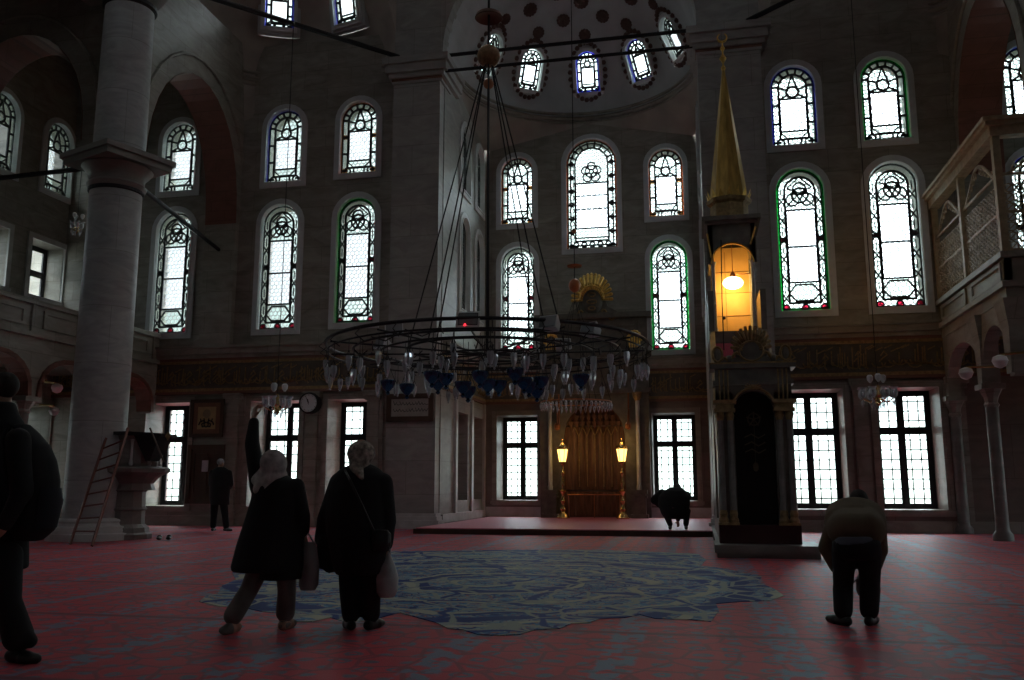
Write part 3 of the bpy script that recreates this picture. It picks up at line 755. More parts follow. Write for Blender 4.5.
# niche vault: front barrel, semidome with window openings
R0 = 3.64; CY = NB-R0; ZB = 13.55
def dome_patch(az0, az1, naz, el0, el1, nel, cx, cy, zb, R, skip, Rz=None, th0=0):
    mb = MB(); Rz = Rz or R
    P_ = lambda a, e: (cx+R*math.cos(e)*math.sin(a), cy+R*math.cos(e)*math.cos(a), zb+Rz*math.sin(e))
    idx = {}
    for i in range(naz+1):
        for j in range(nel+1):
            idx[i, j] = len(mb.v); mb.v.append(P_(az0+(az1-az0)*i/naz, el0+(el1-el0)*j/nel))
    for i in range(naz):
        for j in range(nel):
            am = math.degrees(az0+(az1-az0)*(i+.5)/naz)-th0; em = math.degrees(el0+(el1-el0)*(j+.5)/nel)
            if any(abs(am-a) < wa and e0 < em < e1 for a, wa, e0, e1 in skip): continue
            mb.f.append((idx[i, j], idx[i+1, j], idx[i+1, j+1], idx[i, j+1])); mb.mi.append(0)
    return mb
naz, nel = 90, 45
SW = [(a, 8.0, 12.5, 37) for a in (-66, -35, 0, 33, 64)]
sd = dome_patch(-PI/2, PI/2, naz, 0, PI/2, nel, XC, CY, ZB, R0, SW)
n = 24                                                     # barrel from the front wall to the half dome
for i in range(n):
    a, b_ = PI*i/n, PI*(i+1)/n
    sd.add([(XC+R0*math.cos(a), WY, ZB+R0*math.sin(a)), (XC+R0*math.cos(b_), WY, ZB+R0*math.sin(b_)), (XC+R0*math.cos(b_), CY, ZB+R0*math.sin(b_)), (XC+R0*math.cos(a), CY, ZB+R0*math.sin(a))], [(0, 1, 2, 3)])
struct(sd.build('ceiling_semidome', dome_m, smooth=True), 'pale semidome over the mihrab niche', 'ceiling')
def semi_window(cx, cy, zb, R, azd, el0, w, h, label, tint):
    a = math.radians(azd); e0 = math.radians(el0); tilt = (e0+h/R/2)*(1 if el0 < 20 else .35); r = R*math.cos(e0)-(.04 if el0 < 20 else .3)
    base = (cx+r*math.sin(a), cy+r*math.cos(a), zb+R*math.sin(e0))
    WN[0] += 1
    o = thing('window_%d' % WN[0], label, 'window', base, None, 'structure'); o.rotation_euler = (tilt, 0, -a)
    for nm, me in window_meshes('dome', w, h, tint):
        if nm == 'outer_screen': continue
        p = bpy.data.objects.new(nm, me); COL.objects.link(p); p.parent = o
    H = MB(); H.poly(rect(0, -.2, w+.42, h+.24), [arch(0, 0, w, h)], ID, .03, .1)
    H.poly(rect(0, -.2, w+.42, h+.24), [rect(0, -.1, w+.2, h+.12)], ID, .1, .55)
    q = bpy.data.objects.new('window_niche', H.mesh('window_niche', dome_m)); COL.objects.link(q); q.parent = o
    M = Matrix.Rotation(-a, 3, 'Z'); c = Vector(base)+M @ Vector((0, .6, h/2+.1)); PORTALS.append((c, w*1.2, h*1.3, -a))
nm5 = ['leftmost', 'second', 'middle', 'fourth', 'rightmost']
for k, az in enumerate((-66, -35, 0, 33, 64)):
    semi_window(XC, CY, ZB, R0, az, 14.2, .78, 1.32, '%s of the five windows in the mihrab semidome' % nm5[k] if k in (0, 2, 4) else '%s window from the left in the mihrab semidome' % nm5[k], 'blue' if k in (2, 3) else 'clear')
# painted motifs on the semidome
def motif(azd, eld, s, name_label):
    a, e = math.radians(azd), math.radians(eld); r = R0-.02
    c = Vector((XC+r*math.cos(e)*math.sin(a), CY+r*math.cos(e)*math.cos(a), ZB+r*math.sin(e)))
    nrm = Vector((-math.cos(e)*math.sin(a), -math.cos(e)*math.cos(a), -math.sin(e))); u = Vector((math.cos(a), -math.sin(a), 0)); w = nrm.cross(u)
    mb = MB()
    for rr, n_, off in ((1, 12, 0), (.55, 8, .3)):
        for k in range(n_):
            t = 2*PI*k/n_+off; p = c+(u*math.cos(t)+w*math.sin(t))*s*rr*.7
            mb.ball(p, s*.26, 8, 5)
    mb.ball(c, s*.35, 10, 6)
    return mb
mo = MB()
for azd, eld, s in ((-50, 54, .26), (-17, 52, .24), (17, 52, .24), (50, 54, .26), (-35, 44, .22), (0, 44, .22), (33, 44, .22), (0, 62, .26), (-30, 66, .24), (30, 66, .24), (-66, 44, .2), (64, 44, .2)):
    q = motif(azd, eld, s, ''); mo.v and None
    mo.add(q.v, q.f)
for sgn in range(5):
    az0 = (-66, -35, 0, 33, 64)[sgn]
    for k in range(26):                              # painted frame round each semidome window
        t = 2*PI*k/26; aa = math.radians(az0+10.5*math.cos(t)); ee = math.radians(25+15*math.sin(t)); r = R0-.015
        mo.ball((XC+r*math.cos(ee)*math.sin(aa), CY+r*math.cos(ee)*math.cos(aa), ZB+r*math.sin(ee)), .085, 6, 4)
paint_m = mat('maroon_paint', (.14, .085, .075), .9)
struct(mo.build('trim_%d' % TR(), paint_m), 'brown painted rosettes and window borders on the semidome', 'trim')
# ring cornice and pendentives of the niche
def pendentive(curveA, curveB, n, name, label, m):
    mb = MB(); S = 6
    for i in range(n):
        for j in range(S):
            q = []
            for ii, jj in ((i, j), (i+1, j), (i+1, j+1), (i, j+1)):
                a, b_ = Vector(curveA(ii/n)), Vector(curveB(ii/n)); t = jj/S
                p = a.lerp(b_, t); 
                q.append(tuple(p))
            mb.add(q, [(0, 1, 2, 3)])
    return struct(mb.build(name, m, smooth=True, weld=True), label, 'ceiling')
def rectpath(pts):
    L_ = [0]
    for a, b_ in zip(pts, pts[1:]): L_.append(L_[-1]+(Vector(b_)-Vector(a)).length)
    def f(t):
        d = t*L_[-1]
        for i in range(len(pts)-1):
            if d <= L_[i+1]+1e-9:
                k = (d-L_[i])/(L_[i+1]-L_[i]); return tuple(Vector(pts[i]).lerp(Vector(pts[i+1]), k))
        return pts[-1]
    return f
def semi(cx, cy, R, z, a0, a1): return lambda t: (cx+R*math.sin(a0+(a1-a0)*t), cy+R*math.cos(a0+(a1-a0)*t), z)
pendentive(rectpath([(NL, WY, 13.5), (NL, CY, 13.3), (NL, NB, 12.6), (NL+3.65, NB, 13.35), (NR, NB, 12.6), (NR, CY, 13.3), (NR, WY, 13.5)]),
           lambda t: (semi(XC, CY, R0+.005, ZB, -PI/2, PI/2)((t-.12)/.76) if .12 <= t <= .88 else ((XC-R0, WY+(CY-WY)*t/.12, ZB) if t < .12 else (XC+R0, CY+(WY-CY)*(t-.88)/.12, ZB))), 50, 'ceiling_niche_pendentives', 'plaster pendentives under the mihrab semidome', vault_m)
rc = MB()
for dz, e, r_ in ((0, .02, .07), (.16, .05, .05), (-.14, .03, .04)):
    rc.tube([(NL+.02, WY, ZB+dz)]+[semi(XC, CY, R0-e, ZB+dz, -PI/2, PI/2)(k/40) for k in range(41)]+[(NR-.02, WY, ZB+dz)], r_, 6)
struct(rc.build('trim_%d' % TR(), wall_m), 'moulded ring at the foot of the mihrab semidome', 'trim')
# big front arch wall over the niche
fa = MB(); pts = [(NL+.02, 13.4)]+[(XC+R0*math.cos(PI-PI*k/30), ZB+R0*math.sin(PI-PI*k/30)) for k in range(31)]+[(NR-.02, 13.4), (1.98, 13.4), (1.98, TOP), (-8.38, TOP), (-8.38, 13.4)]
fa.poly(pts, [], lambda u, d, z: (u, 23.0+d, z), 0, .5); struct(fa.build('wall_niche_arch', pier_m), 'great arch framing the mihrab semidome', 'wall')

# corner exedras: half domes on the diagonals
def exedra(side):
    sx = 1 if side == 'left' else -1
    mxx = (lambda x: x) if side == 'left' else (lambda x: 2*XC-x)
    A = Vector((-13.35, 17.0)); B = Vector((-8.5, 23.2)); mid = (A+B)/2; R = (B-A).length/2; d = (B-A).normalized(); nrm = Vector((-d.y, d.x))  # towards the corner
    zb = 13.55
    ang = math.atan2(nrm.x, nrm.y)
    mb = dome_patch(ang-PI/2, ang+PI/2, 80, 0, PI/2, 40, mid.x, mid.y, zb, R, [(a, 8.6, 20.5, 45) for a in (-67, -29, 29, 67)], th0=math.degrees(ang))
    if side == 'right': mb.v = [(mxx(x), y, z) for x, y, z in mb.v]
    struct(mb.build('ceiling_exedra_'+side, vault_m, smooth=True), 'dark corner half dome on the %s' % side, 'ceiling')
    for k, a in enumerate((-67, -29, 29, 67)):
        aa = math.degrees(ang)+a
        cx = mid.x if side == 'left' else mxx(mid.x)
        semi_window(cx, mid.y, zb, R, aa if side == 'left' else -aa, 22.5, .85, 1.4, '%s window of the %s corner half dome, counted from the aisle' % (('first', 'second', 'third', 'fourth')[k], side), 'blue')
    # pendentive down to the two walls
    pa = [(A.x, A.y, 12.4), (A.x, 20.9, 13.5), (A.x, WY, 12.2), (-11.5, WY, 13.0), (-9.5, WY, 13.5), (B.x, B.y+.2, 13.6)]
    f0 = rectpath([(mxx(x), y, z) for x, y, z in pa])
    g0 = semi(mid.x, mid.y, R, zb, ang-PI/2, ang+PI/2)
    pendentive(f0, lambda t: (mxx(g0(t)[0]), g0(t)[1], zb), 40, 'ceiling_pendentive_'+side, 'pendentive under the %s corner half dome' % side, vault_m)
    t = MB()
    for dz, e, r_ in ((0, .02, .08), (.2, .05, .05), (-.18, .02, .04)):
        gg = semi(mid.x, mid.y, R-e, zb+dz, ang-PI/2, ang+PI/2); t.tube([(mxx(gg(k/40)[0]), gg(k/40)[1], zb+dz) for k in range(41)], r_, 6)
    struct(t.build('trim_%d' % TR(), wall_m), 'moulding at the foot of the %s corner half dome' % side, 'trim')
    # diagonal spandrel wall
    fr = lambda u, dd, z: (mxx(mid.x+d.x*u+nrm.x*dd), mid.y+d.y*u+nrm.y*dd, z)
    s = MB(); s.poly([(-R-.3, zb-.2), (-R, zb-.2)]+[(R*math.cos(PI-PI*k/28), zb+R*math.sin(PI-PI*k/28)) for k in range(29)]+[(R, zb-.2), (R+.8, zb-.2), (R+.8, TOP+.1), (-R-.3, TOP+.1)], [], fr, -.25, .25)
    struct(s.build('wall_spandrel_'+side, vault_m), 'diagonal arch face of the %s corner half dome' % side, 'wall')
exedra('left'); exedra('right')

# ================================================================== furnishings
def pbox(mb, x0, x1, y0, y1, z0, z1): return mb.box(x0, y0, z0, x1, y1, z1)
# ---- loge on the right
LX = 6.0; LN = 18.5
lo = thing('latticed_loge', 'gilt latticed loge balcony on thin columns along the right wall', 'loge', (LX, LN, 0), None, 'structure'); lo.name = 'wall_loge'
s = MB(); s.box(LX, LN, 4.75, OR, WY, 5.0); s.box(LX-.08, LN-.08, 4.98, OR, WY, 5.1); s.box(LX+.04, LN+.04, 5.1, LX+.16, WY, 5.6); s.box(LX+.04, LN+.04, 5.1, OR, LN+.16, 5.6)
for y0, y1 in ((18.75, 20.75), (21.15, 23.15)):
    s.poly([(y0, 5.16), (y1, 5.16), (y1, 5.54), (y0, 5.54)], [[(y0+.09, 5.24), (y1-.09, 5.24), (y1-.09, 5.46), (y0+.09, 5.46)]], frame_x(LX, 1), -.0, .06)
s.box(LX-.06, LN-.06, 5.58, OR, WY, 5.7)
s.build('parapet', wall_m, lo)
fr_l = frame_x(LX, 1)
p = MB()
for y in (LN, 20.95, 23.3):
    p.box(LX, y-.0, 5.7, LX+.14, y+.14, 8.2)
for x in (8.2, 10.4): p.box(x, LN, 5.7, x+.14, LN+.14, 8.2)
p.box(LX-.05, LN-.05, 8.1, LX+.2, WY, 8.3); p.box(LX+.2, LN-.05, 8.1, OR, LN+.2, 8.3)
p.box(LX-.14, LN-.14, 8.3, LX+.25, WY, 8.38); p.box(LX+.25, LN-.14, 8.3, OR, LN+.25, 8.38); p.box(LX-.2, LN-.2, 8.38, LX+.25, WY, 8.46); p.box(LX+.25, LN-.2, 8.38, OR, LN+.25, 8.46)
p.build('gilt_frame', mat('gilt_beam', (.42, .33, .21), .5, .1, var=.2, scale=8), lo)
def lattice(fr, u0, u1, z0, z1, name):
    l = MB(); zt = z0+(z1-z0)*.66
    for a in (z0, z0+(zt-z0)*.5, zt, z1): ribbon(l, [(u0, a+.02), (u1, a+.02)], .05, .05, .09, fr)
    n = max(2, int((u1-u0)/.16))
    for k in range(n):
        a = u0+(u1-u0)*(k+.5)/n
        for j in range(int((zt-z0)/.2)):
            z = z0+.1+j*.2
            ribbon(l, circ(a, z, .09, 8), .02, .06, .085, fr)
            ribbon(l, [(a-.06, z-.06), (a+.06, z+.06)], .02, .06, .085, fr)
    mu = (u0+u1)/2; wv = (u1-u0)/2
    for s_ in (-1, 1):
        ribbon(l, [(mu+s_*wv*(1-t/8), zt+(z1-zt)*.75*math.sin(t/8*PI/2)**1.6) for t in range(9)], .05, .05, .09, fr)
        for t in range(5): ribbon(l, circ(mu+s_*wv*(.15+.15*t), zt+.06+(z1-zt)*.5*(1-t/5), .07, 8), .022, .06, .085, fr)
    return l.build(name, lattice_m, lo)
lattice(fr_l, 18.66, 20.93, 5.72, 8.1, 'lattice_panel'); lattice(fr_l, 21.11, 23.28, 5.72, 8.1, 'lattice_panel')
fl_ = lambda u, d, z: (u, LN+d, z)
for a in (6.16, 8.36, 10.56): lattice(fl_, a, a+2.0, 5.72, 8.1, 'lattice_panel')
a_ = MB(); cols = [LN+.15, 20.5, 23.3]
outl = [(LN, 3.25)]
for i in range(2):
    c0, c1 = cols[i]+.12, cols[i+1]-.12; m_ = (c0+c1)/2; hh = (c1-c0)/2
    outl += [(c0, 3.25)]+[(m_+hh*math.cos(PI-PI*k/12), 3.3+1.1*math.sin(PI*k/12)**.7) for k in range(13)]+[(c1, 3.25)]
outl += [(WY, 3.25), (WY, 4.75), (LN, 4.75)]
a_.poly(outl, [], fr_l, .02, .3)
for y in cols[:2]:
    a_.loft([[(LX-.03, y-.14, 3.3), (LX+.34, y-.14, 3.3), (LX+.34, y+.14, 3.3), (LX-.03, y+.14, 3.3)], [(LX-.03, y-.2, 4.2), (LX+.34, y-.2, 4.2), (LX+.34, y+.2, 4.2), (LX-.03, y+.2, 4.2)], [(LX-.12, y-.3, 4.75), (LX+.34, y-.3, 4.75), (LX+.34, y+.3, 4.75), (LX-.12, y+.3, 4.75)]])
a_.build('pointed_arches', wall_m, lo)
for y in cols[1:]:
    k = MB(); x = LX+.16
    k.lathe([(.2, 0), (.2, .12), (.14, .2), (.13, .3), (.125, 2.9)], x, y, 20)
    q = k.build('loge_column', pulp_m, lo, smooth=True)
    k = MB(); k.lathe([(.125, 2.78), (.16, 2.84), (.125, 2.9), (.15, 3.0), (.24, 3.18)], x, y, 8); k.box(x-.24, y-.24, 3.17, x+.24, y+.24, 3.28)
    k.build('loge_capital', wall_m, q, off=(LX, LN, 0))
# ---- gallery on the left
GX = -15.75
ga = thing('wall_gallery', 'stone gallery with round arches along the left aisle', 'gallery', (GX, 10, 0), None, 'structure')
s = MB(); s.box(OL, BK, 4.45, GX, WY, 4.7); s.box(OL, BK, 4.7, GX+.1, WY, 4.82)
s.box(GX-.14, BK, 4.82, GX-.02, WY, 5.5); s.box(GX-.2, BK, 5.5, GX+.05, WY, 5.62)
y = WY-.2
while y > 4:
    s.box(GX-.2, y-.16, 4.82, GX+.03, y, 5.66)
    s.poly([(y-2.2, 4.95), (y-.35, 4.95), (y-.35, 5.4), (y-2.2, 5.4)], [[(y-2.1, 5.03), (y-.45, 5.03), (y-.45, 5.32), (y-2.1, 5.32)]], frame_x(GX, -1), -.02, .03)
    y -= 2.45
s.build('parapet', wall_m, ga)
s = MB(); r_ = MB(); cl = [WY-.1-2.45*i for i in range(9)]
outl = [(cl[-1]-.2, 3.25)]
for i in range(8, 0, -1):
    c0, c1 = cl[i]+.16, cl[i-1]-.16; m_ = (c0+c1)/2; hh = (c1-c0)/2
    arc = [(m_+hh*math.cos(PI-PI*k/12), 3.3+.95*math.sin(PI*k/12)**.8) for k in range(13)]
    outl += [(c0, 3.25)]+arc+[(c1, 3.25)]
    for k in range(12):
        (u0, z0), (u1, z1) = arc[k], arc[k+1]; z0 -= .015; z1 -= .015
        r_.add([(GX+.02, u0, z0), (GX+.02, u1, z1), (GX-.47, u1, z1), (GX-.47, u0, z0)], [(0, 1, 2, 3)])
    ribbon(r_, arc, .12, -.06, .0, frame_x(GX, -1))
outl += [(WY, 3.25), (WY, 4.45), (cl[-1]-.2, 4.45)]
s.poly(outl, [], frame_x(GX, -1), 0, .45); s.build('round_arches', wall_m, ga); r_.build('red_arch_band', red_m, ga)
for y in cl[1:]:
    k = MB(); x = GX-.22; k.lathe([(.22, 0), (.22, .12), (.16, .2), (.14, .3), (.13, 2.9)], x, y, 20); q = k.build('gallery_column', pulp_m, ga, smooth=True)
    k = MB(); k.lathe([(.13, 2.86), (.17, 2.9), (.14, 2.96), (.26, 3.16)], x, y, 8); k.box(x-.27, y-.27, 3.15, x+.27, y+.27, 3.26); k.build('gallery_capital', wall_m, q, off=(GX, 10, 0))

# ---- iron tie rods
def rod(a, b_, r, label, group=None):
    o = MB().tube([a, b_], r, 8).build('tie_rod', iron_m); return tag(o, label, 'tie rod', group)
rod((NL-.1, 23.05, 13.5), (NR+.1, 23.05, 13.5), .055, 'upper of the two iron tie rods crossing below the mihrab semidome')
rod((NL-.1, 23.05, 13.02), (NR+.1, 23.05, 13.02), .05, 'lower of the two iron tie rods crossing below the mihrab semidome')
rod((-12.78, 16.95, 13.15), (-8.2, 23.1, 13.6), .07, 'iron tie rod from top of big column to the left pier')
rod((7.95, 16.95, 13.15), (1.6, 23.1, 13.6), .07, 'iron tie rod from the right pier towards the top right corner')
rod((-12.9, 17, 8.36), (-13.9, WY, 8.1), .06, 'iron tie rod from column capital back to the far wall')
rod((-12.9, 16.95, 8.38), (OL, 16.95, 8.2), .06, 'iron tie rod from column capital leftwards to the aisle wall')

# ---- mihrab
def mihrab():
    o = thing('mihrab', 'dark marble mihrab with gilded sunburst crown, between the two lit lanterns', 'mihrab', (-3.25, NB-.1, PZ))
    yf = NB-.32; x0, x1 = -5.0, -1.5; cx = -3.25
    f = MB(); op = [(cx-.98, PZ)]+parch(cx, .98, 2.5, 3.75, 14)+[(cx+.98, PZ)]
    f.poly([(x0, PZ)]+op+[(x1, PZ), (x1, 6.5), (x0, 6.5)], [], lambda u, d, z: (u, yf+d, z), 0, .32)
    f.box(x0-.12, yf-.14, 5.2, x1+.12, NB, 5.38); f.box(x0-.06, yf-.08, 4.05, x1+.06, NB, 4.2); f.box(x0-.16, yf-.16, 6.5, x1+.16, NB, 6.66)
    f.poly([(x0+.25, 5.45), (x1-.25, 5.45), (x1-.25, 6.4), (x0+.25, 6.4)], [[(x0+.4, 5.6), (x1-.4, 5.6), (x1-.4, 6.25), (x0+.4, 6.25)]], lambda u, d, z: (u, yf+d, z), -.05, .01)
    f.build('marble_frame', minb_m, o)
    n = MB()                                       # niche: fluted half cylinder of brown panels
    m = 14; R = .97
    for i in range(m):
        a, b_ = PI*i/m, PI*(i+1)/m; am = (a+b_)/2
        for z0, z1 in ((PZ+.02, .95), (1.0, 3.0), (3.05, 3.75)):
            q = [(cx-R*math.cos(t), yf+.02+r*math.sin(t)*.28*1.0, z) for z in (z0, z1) for t, r in ((a, .92), (am, 1.0), (b_, .92))]
            n.add(q, [(0, 1, 4, 3), (1, 2, 5, 4)])
    n.build('niche_panels', walnut_m, o)
    g = MB()                                       # muqarnas tips
    for row in range(4):
        z = 3.0+row*.19; k = 9-row*2
        for i in range(k):
            x = cx+(i-(k-1)/2)*.19; y = yf+.12-.02*row
            g.add([(x-.09, y, z+.17), (x+.09, y, z+.17), (x+.07, y+.12, z+.17), (x-.07, y+.12, z+.17), (x, y+.02, z-.06)], [(0, 1, 2, 3), (0, 4, 1), (1, 4, 2), (2, 4, 3), (3, 4, 0)])
    g.build('stalactite_hood', walnut_m, o)
    gg = MB()
    for i in range(7):
        x = cx-.78+i*.26; ribbon(gg, [(x, 1.1), (x, 2.7), (x+.13, 3.0), (x+.26, 2.7)] if i < 6 else [(x, 1.1), (x, 2.7)], .025, .2, .23, lambda u, d, z: (u, yf+d, z))
    gg.build('gilt_tracery', dgold_m, o)
    for s_ in (-1, 1):
        x = cx+s_*1.4; c = MB(); c.lathe([(.08, 1.0), (.085, 1.1), (.07, 1.15), (.065, 3.8)], x, yf-.16, 14); c.build('side_column', light_m, o, smooth=True)
        c = MB(); c.box(x-.27, yf-.36, PZ, x+.27, yf+.02, .25)
        for z0, z1, e in ((.25, .75, 0), (.75, .82, .04), (.82, .88, .0), (.88, 1.0, .05)): c.box(x-.2-e, yf-.3-e, z0, x+.2+e, yf+.02, z1)
        c.build('pedestal', minb_m, o)
        c = MB(); c.lathe([(.07, 3.78), (.14, 3.9), (.15, 4.05)], x, yf-.16, 12); c.build('gilt_capital', dgold_m, o)
        c = MB()                                   # gilded cartouche
        cx2 = cx+s_*1.35
        for k in range(9): c.ball((cx2+.2*math.cos(PI*k/8), yf-.1, 5.75+.26*math.sin(PI*k/8)), (.06, .05, .06), 8, 6)
        for k in range(-2, 3): c.tube([(cx2+k*.08, yf-.1, 5.5), (cx2+k*.08, yf-.1, 5.85-abs(k)*.03)], .03, 6)
        c.build('gilt_cartouche', gold_m, o)
    c = MB(); cz = 7.02                            # shell sunburst crown
    for k in range(17):
        a = PI*(k+.0)/16; dx, dz = math.cos(a), math.sin(a)
        c.tube([(cx+.18*dx, NB-.25, cz+.1+.2*dz), (cx+.45*dx, NB-.4, cz+.1+.55*dz), (cx+.62*dx, NB-.36, cz+.1+.82*dz)], [.02, .05, .06], 6)
        c.ball((cx+.64*dx, NB-.36, cz+.1+.85*dz), .06, 8, 6)
    c.tube([(cx+.4*math.cos(PI*k/14), NB-.45, cz+.1+.45*math.sin(PI*k/14)) for k in range(15)], .035, 6)
    c.build('sunburst_crown', gold_m, o)
    c = MB(); c.ball((cx, NB-.3, cz+.05), (.34, .14, .42), 16, 10); c.build('crown_medallion', minb_m, o, smooth=True)
    c = MB()
    for z, r in ((cz+.25, .12), (cz+.02, .16), (cz-.2, .11)): c.tube([(cx+r*math.cos(t*PI/8), NB-.46, z+.06*math.sin(t*PI/8)) for t in range(16)], .022, 5, True)
    for s_ in (-1, 1):
        c.tube([(cx+s_*(.3+.45*t), NB-.32, cz-.3-.25*t+.12*math.sin(t*7)) for t in [k/8 for k in range(9)]], .04, 6)
    c.build('crown_scrolls', dgold_m, o)
    c = MB(); c.loft([[(cx-.9, NB-.3, 6.66), (cx+.9, NB-.3, 6.66), (cx+.9, NB, 6.66), (cx-.9, NB, 6.66)], [(cx-.5, NB-.25, 6.9), (cx+.5, NB-.25, 6.9), (cx+.5, NB, 6.9), (cx-.5, NB, 6.9)], [(cx-.3, NB-.2, 7.5), (cx+.3, NB-.2, 7.5), (cx+.3, NB, 7.5), (cx-.3, NB, 7.5)]]); c.build('crown_base', minb_m, o)
mihrab()
# brass curtain-like gilded branches with little cups beside the mihrab
def lantern(px, label):
    b_ = at(px, 512, 27.3); x, y = b_.x, 27.3
    o = thing('floor_lantern', label, 'lamp', (x, y, PZ), None)
    s_ = 1.0
    prof = [(.20, 0), (.21, .03), (.17, .07), (.16, .1), (.09, .16), (.06, .2), (.1, .27), (.06, .33), (.045, .4), (.085, .5), (.045, .6), (.04, .68), (.1, .76), (.12, .78), (.05, .82), (.04, .9), (.075, 1.0), (.04, 1.1), (.035, 1.2), (.07, 1.3), (.035, 1.38), (.03, 1.5), (.08, 1.58), (.03, 1.62)]
    MB().lathe([(r, z*1.06+PZ) for r, z in prof], x, y, 20).build('candlestick', brass_m, o, smooth=True)
    z0 = PZ+1.72
    g = MB(); g.lathe([(.10, z0), (.12, z0+.1), (.165, z0+.38)], x, y, 6); g.build('lamp_glass', lampglow_m, o)
    c = MB()
    for k in range(6):
        a = PI/3*k; c.tube([(x+.105*math.cos(a), y+.105*math.sin(a), z0), (x+.17*math.cos(a), y+.17*math.sin(a), z0+.38)], .01, 5)
    c.lathe([(.1, z0-.02), (.12, z0)], x, y, 6); c.lathe([(.19, z0+.38), (.17, z0+.42), (.13, z0+.5), (.06, z0+.58), (.05, z0+.63), (.02, z0+.7)], x, y, 12)
    for k in range(6): c.ball((x+.17*math.cos(PI/3*k), y+.17*math.sin(PI/3*k), z0+.44), .025, 6, 5)
    c.build('lamp_frame', brass_m, o)
    l = bpy.data.lights.new('lantern_light', 'POINT'); l.energy = 4; l.color = (1, .55, .15); l.shadow_soft_size = .12
    lo_ = bpy.data.objects.new('lantern_light', l); COL.objects.link(lo_); lo_.location = (x, y, z0+.75)
    l2 = l.copy(); l2.energy = 2; lo_ = bpy.data.objects.new('lantern_light', l2); COL.objects.link(lo_); lo_.location = (x, y-.28, z0+.2)
lantern(563, 'lit brass floor lantern left of the mihrab'); lantern(623, 'lit brass floor lantern right of the mihrab')
r_ = thing('brass_rail', 'low dark brass rail with curled ends in front of the mihrab', 'rail', (-3.25, 27.9, PZ))
q = MB()
for x in (-4.05, -3.25, -2.45): q.tube([(x, 27.9, PZ), (x, 27.9, .85)], .018, 6)
q.tube([(-4.1, 27.9, .85), (-2.4, 27.9, .85)], .02, 6); q.build('rail_bars', copper_m, r_)
for s_, px in ((-1, 553), (1, 640)):
    x = -3.25+s_*1.12; q = thing('wall_sconce', 'copper wall sconce branch %s of the mihrab niche' % ('left' if s_ < 0 else 'right'), 'wall lamp', (x, NB-.35, 3.1))
    a = MB(); a.tube([(x, NB-.32, 3.55), (x+s_*.02, NB-.6, 3.5), (x-s_*.0, NB-.75, 3.3), (x, NB-.75, 3.0)], .02, 6); a.tube([(x-.01, NB-.33, 4.2), (x-.01, NB-.33, 2.9)], .025, 6); a.build('arm', copper_m, q)
    a = MB(); a.lathe([(.03, 2.86), (.09, 2.9), (.1, 3.02), (.05, 3.1)], x, NB-.75, 10); a.build('cup', copper_m, q)

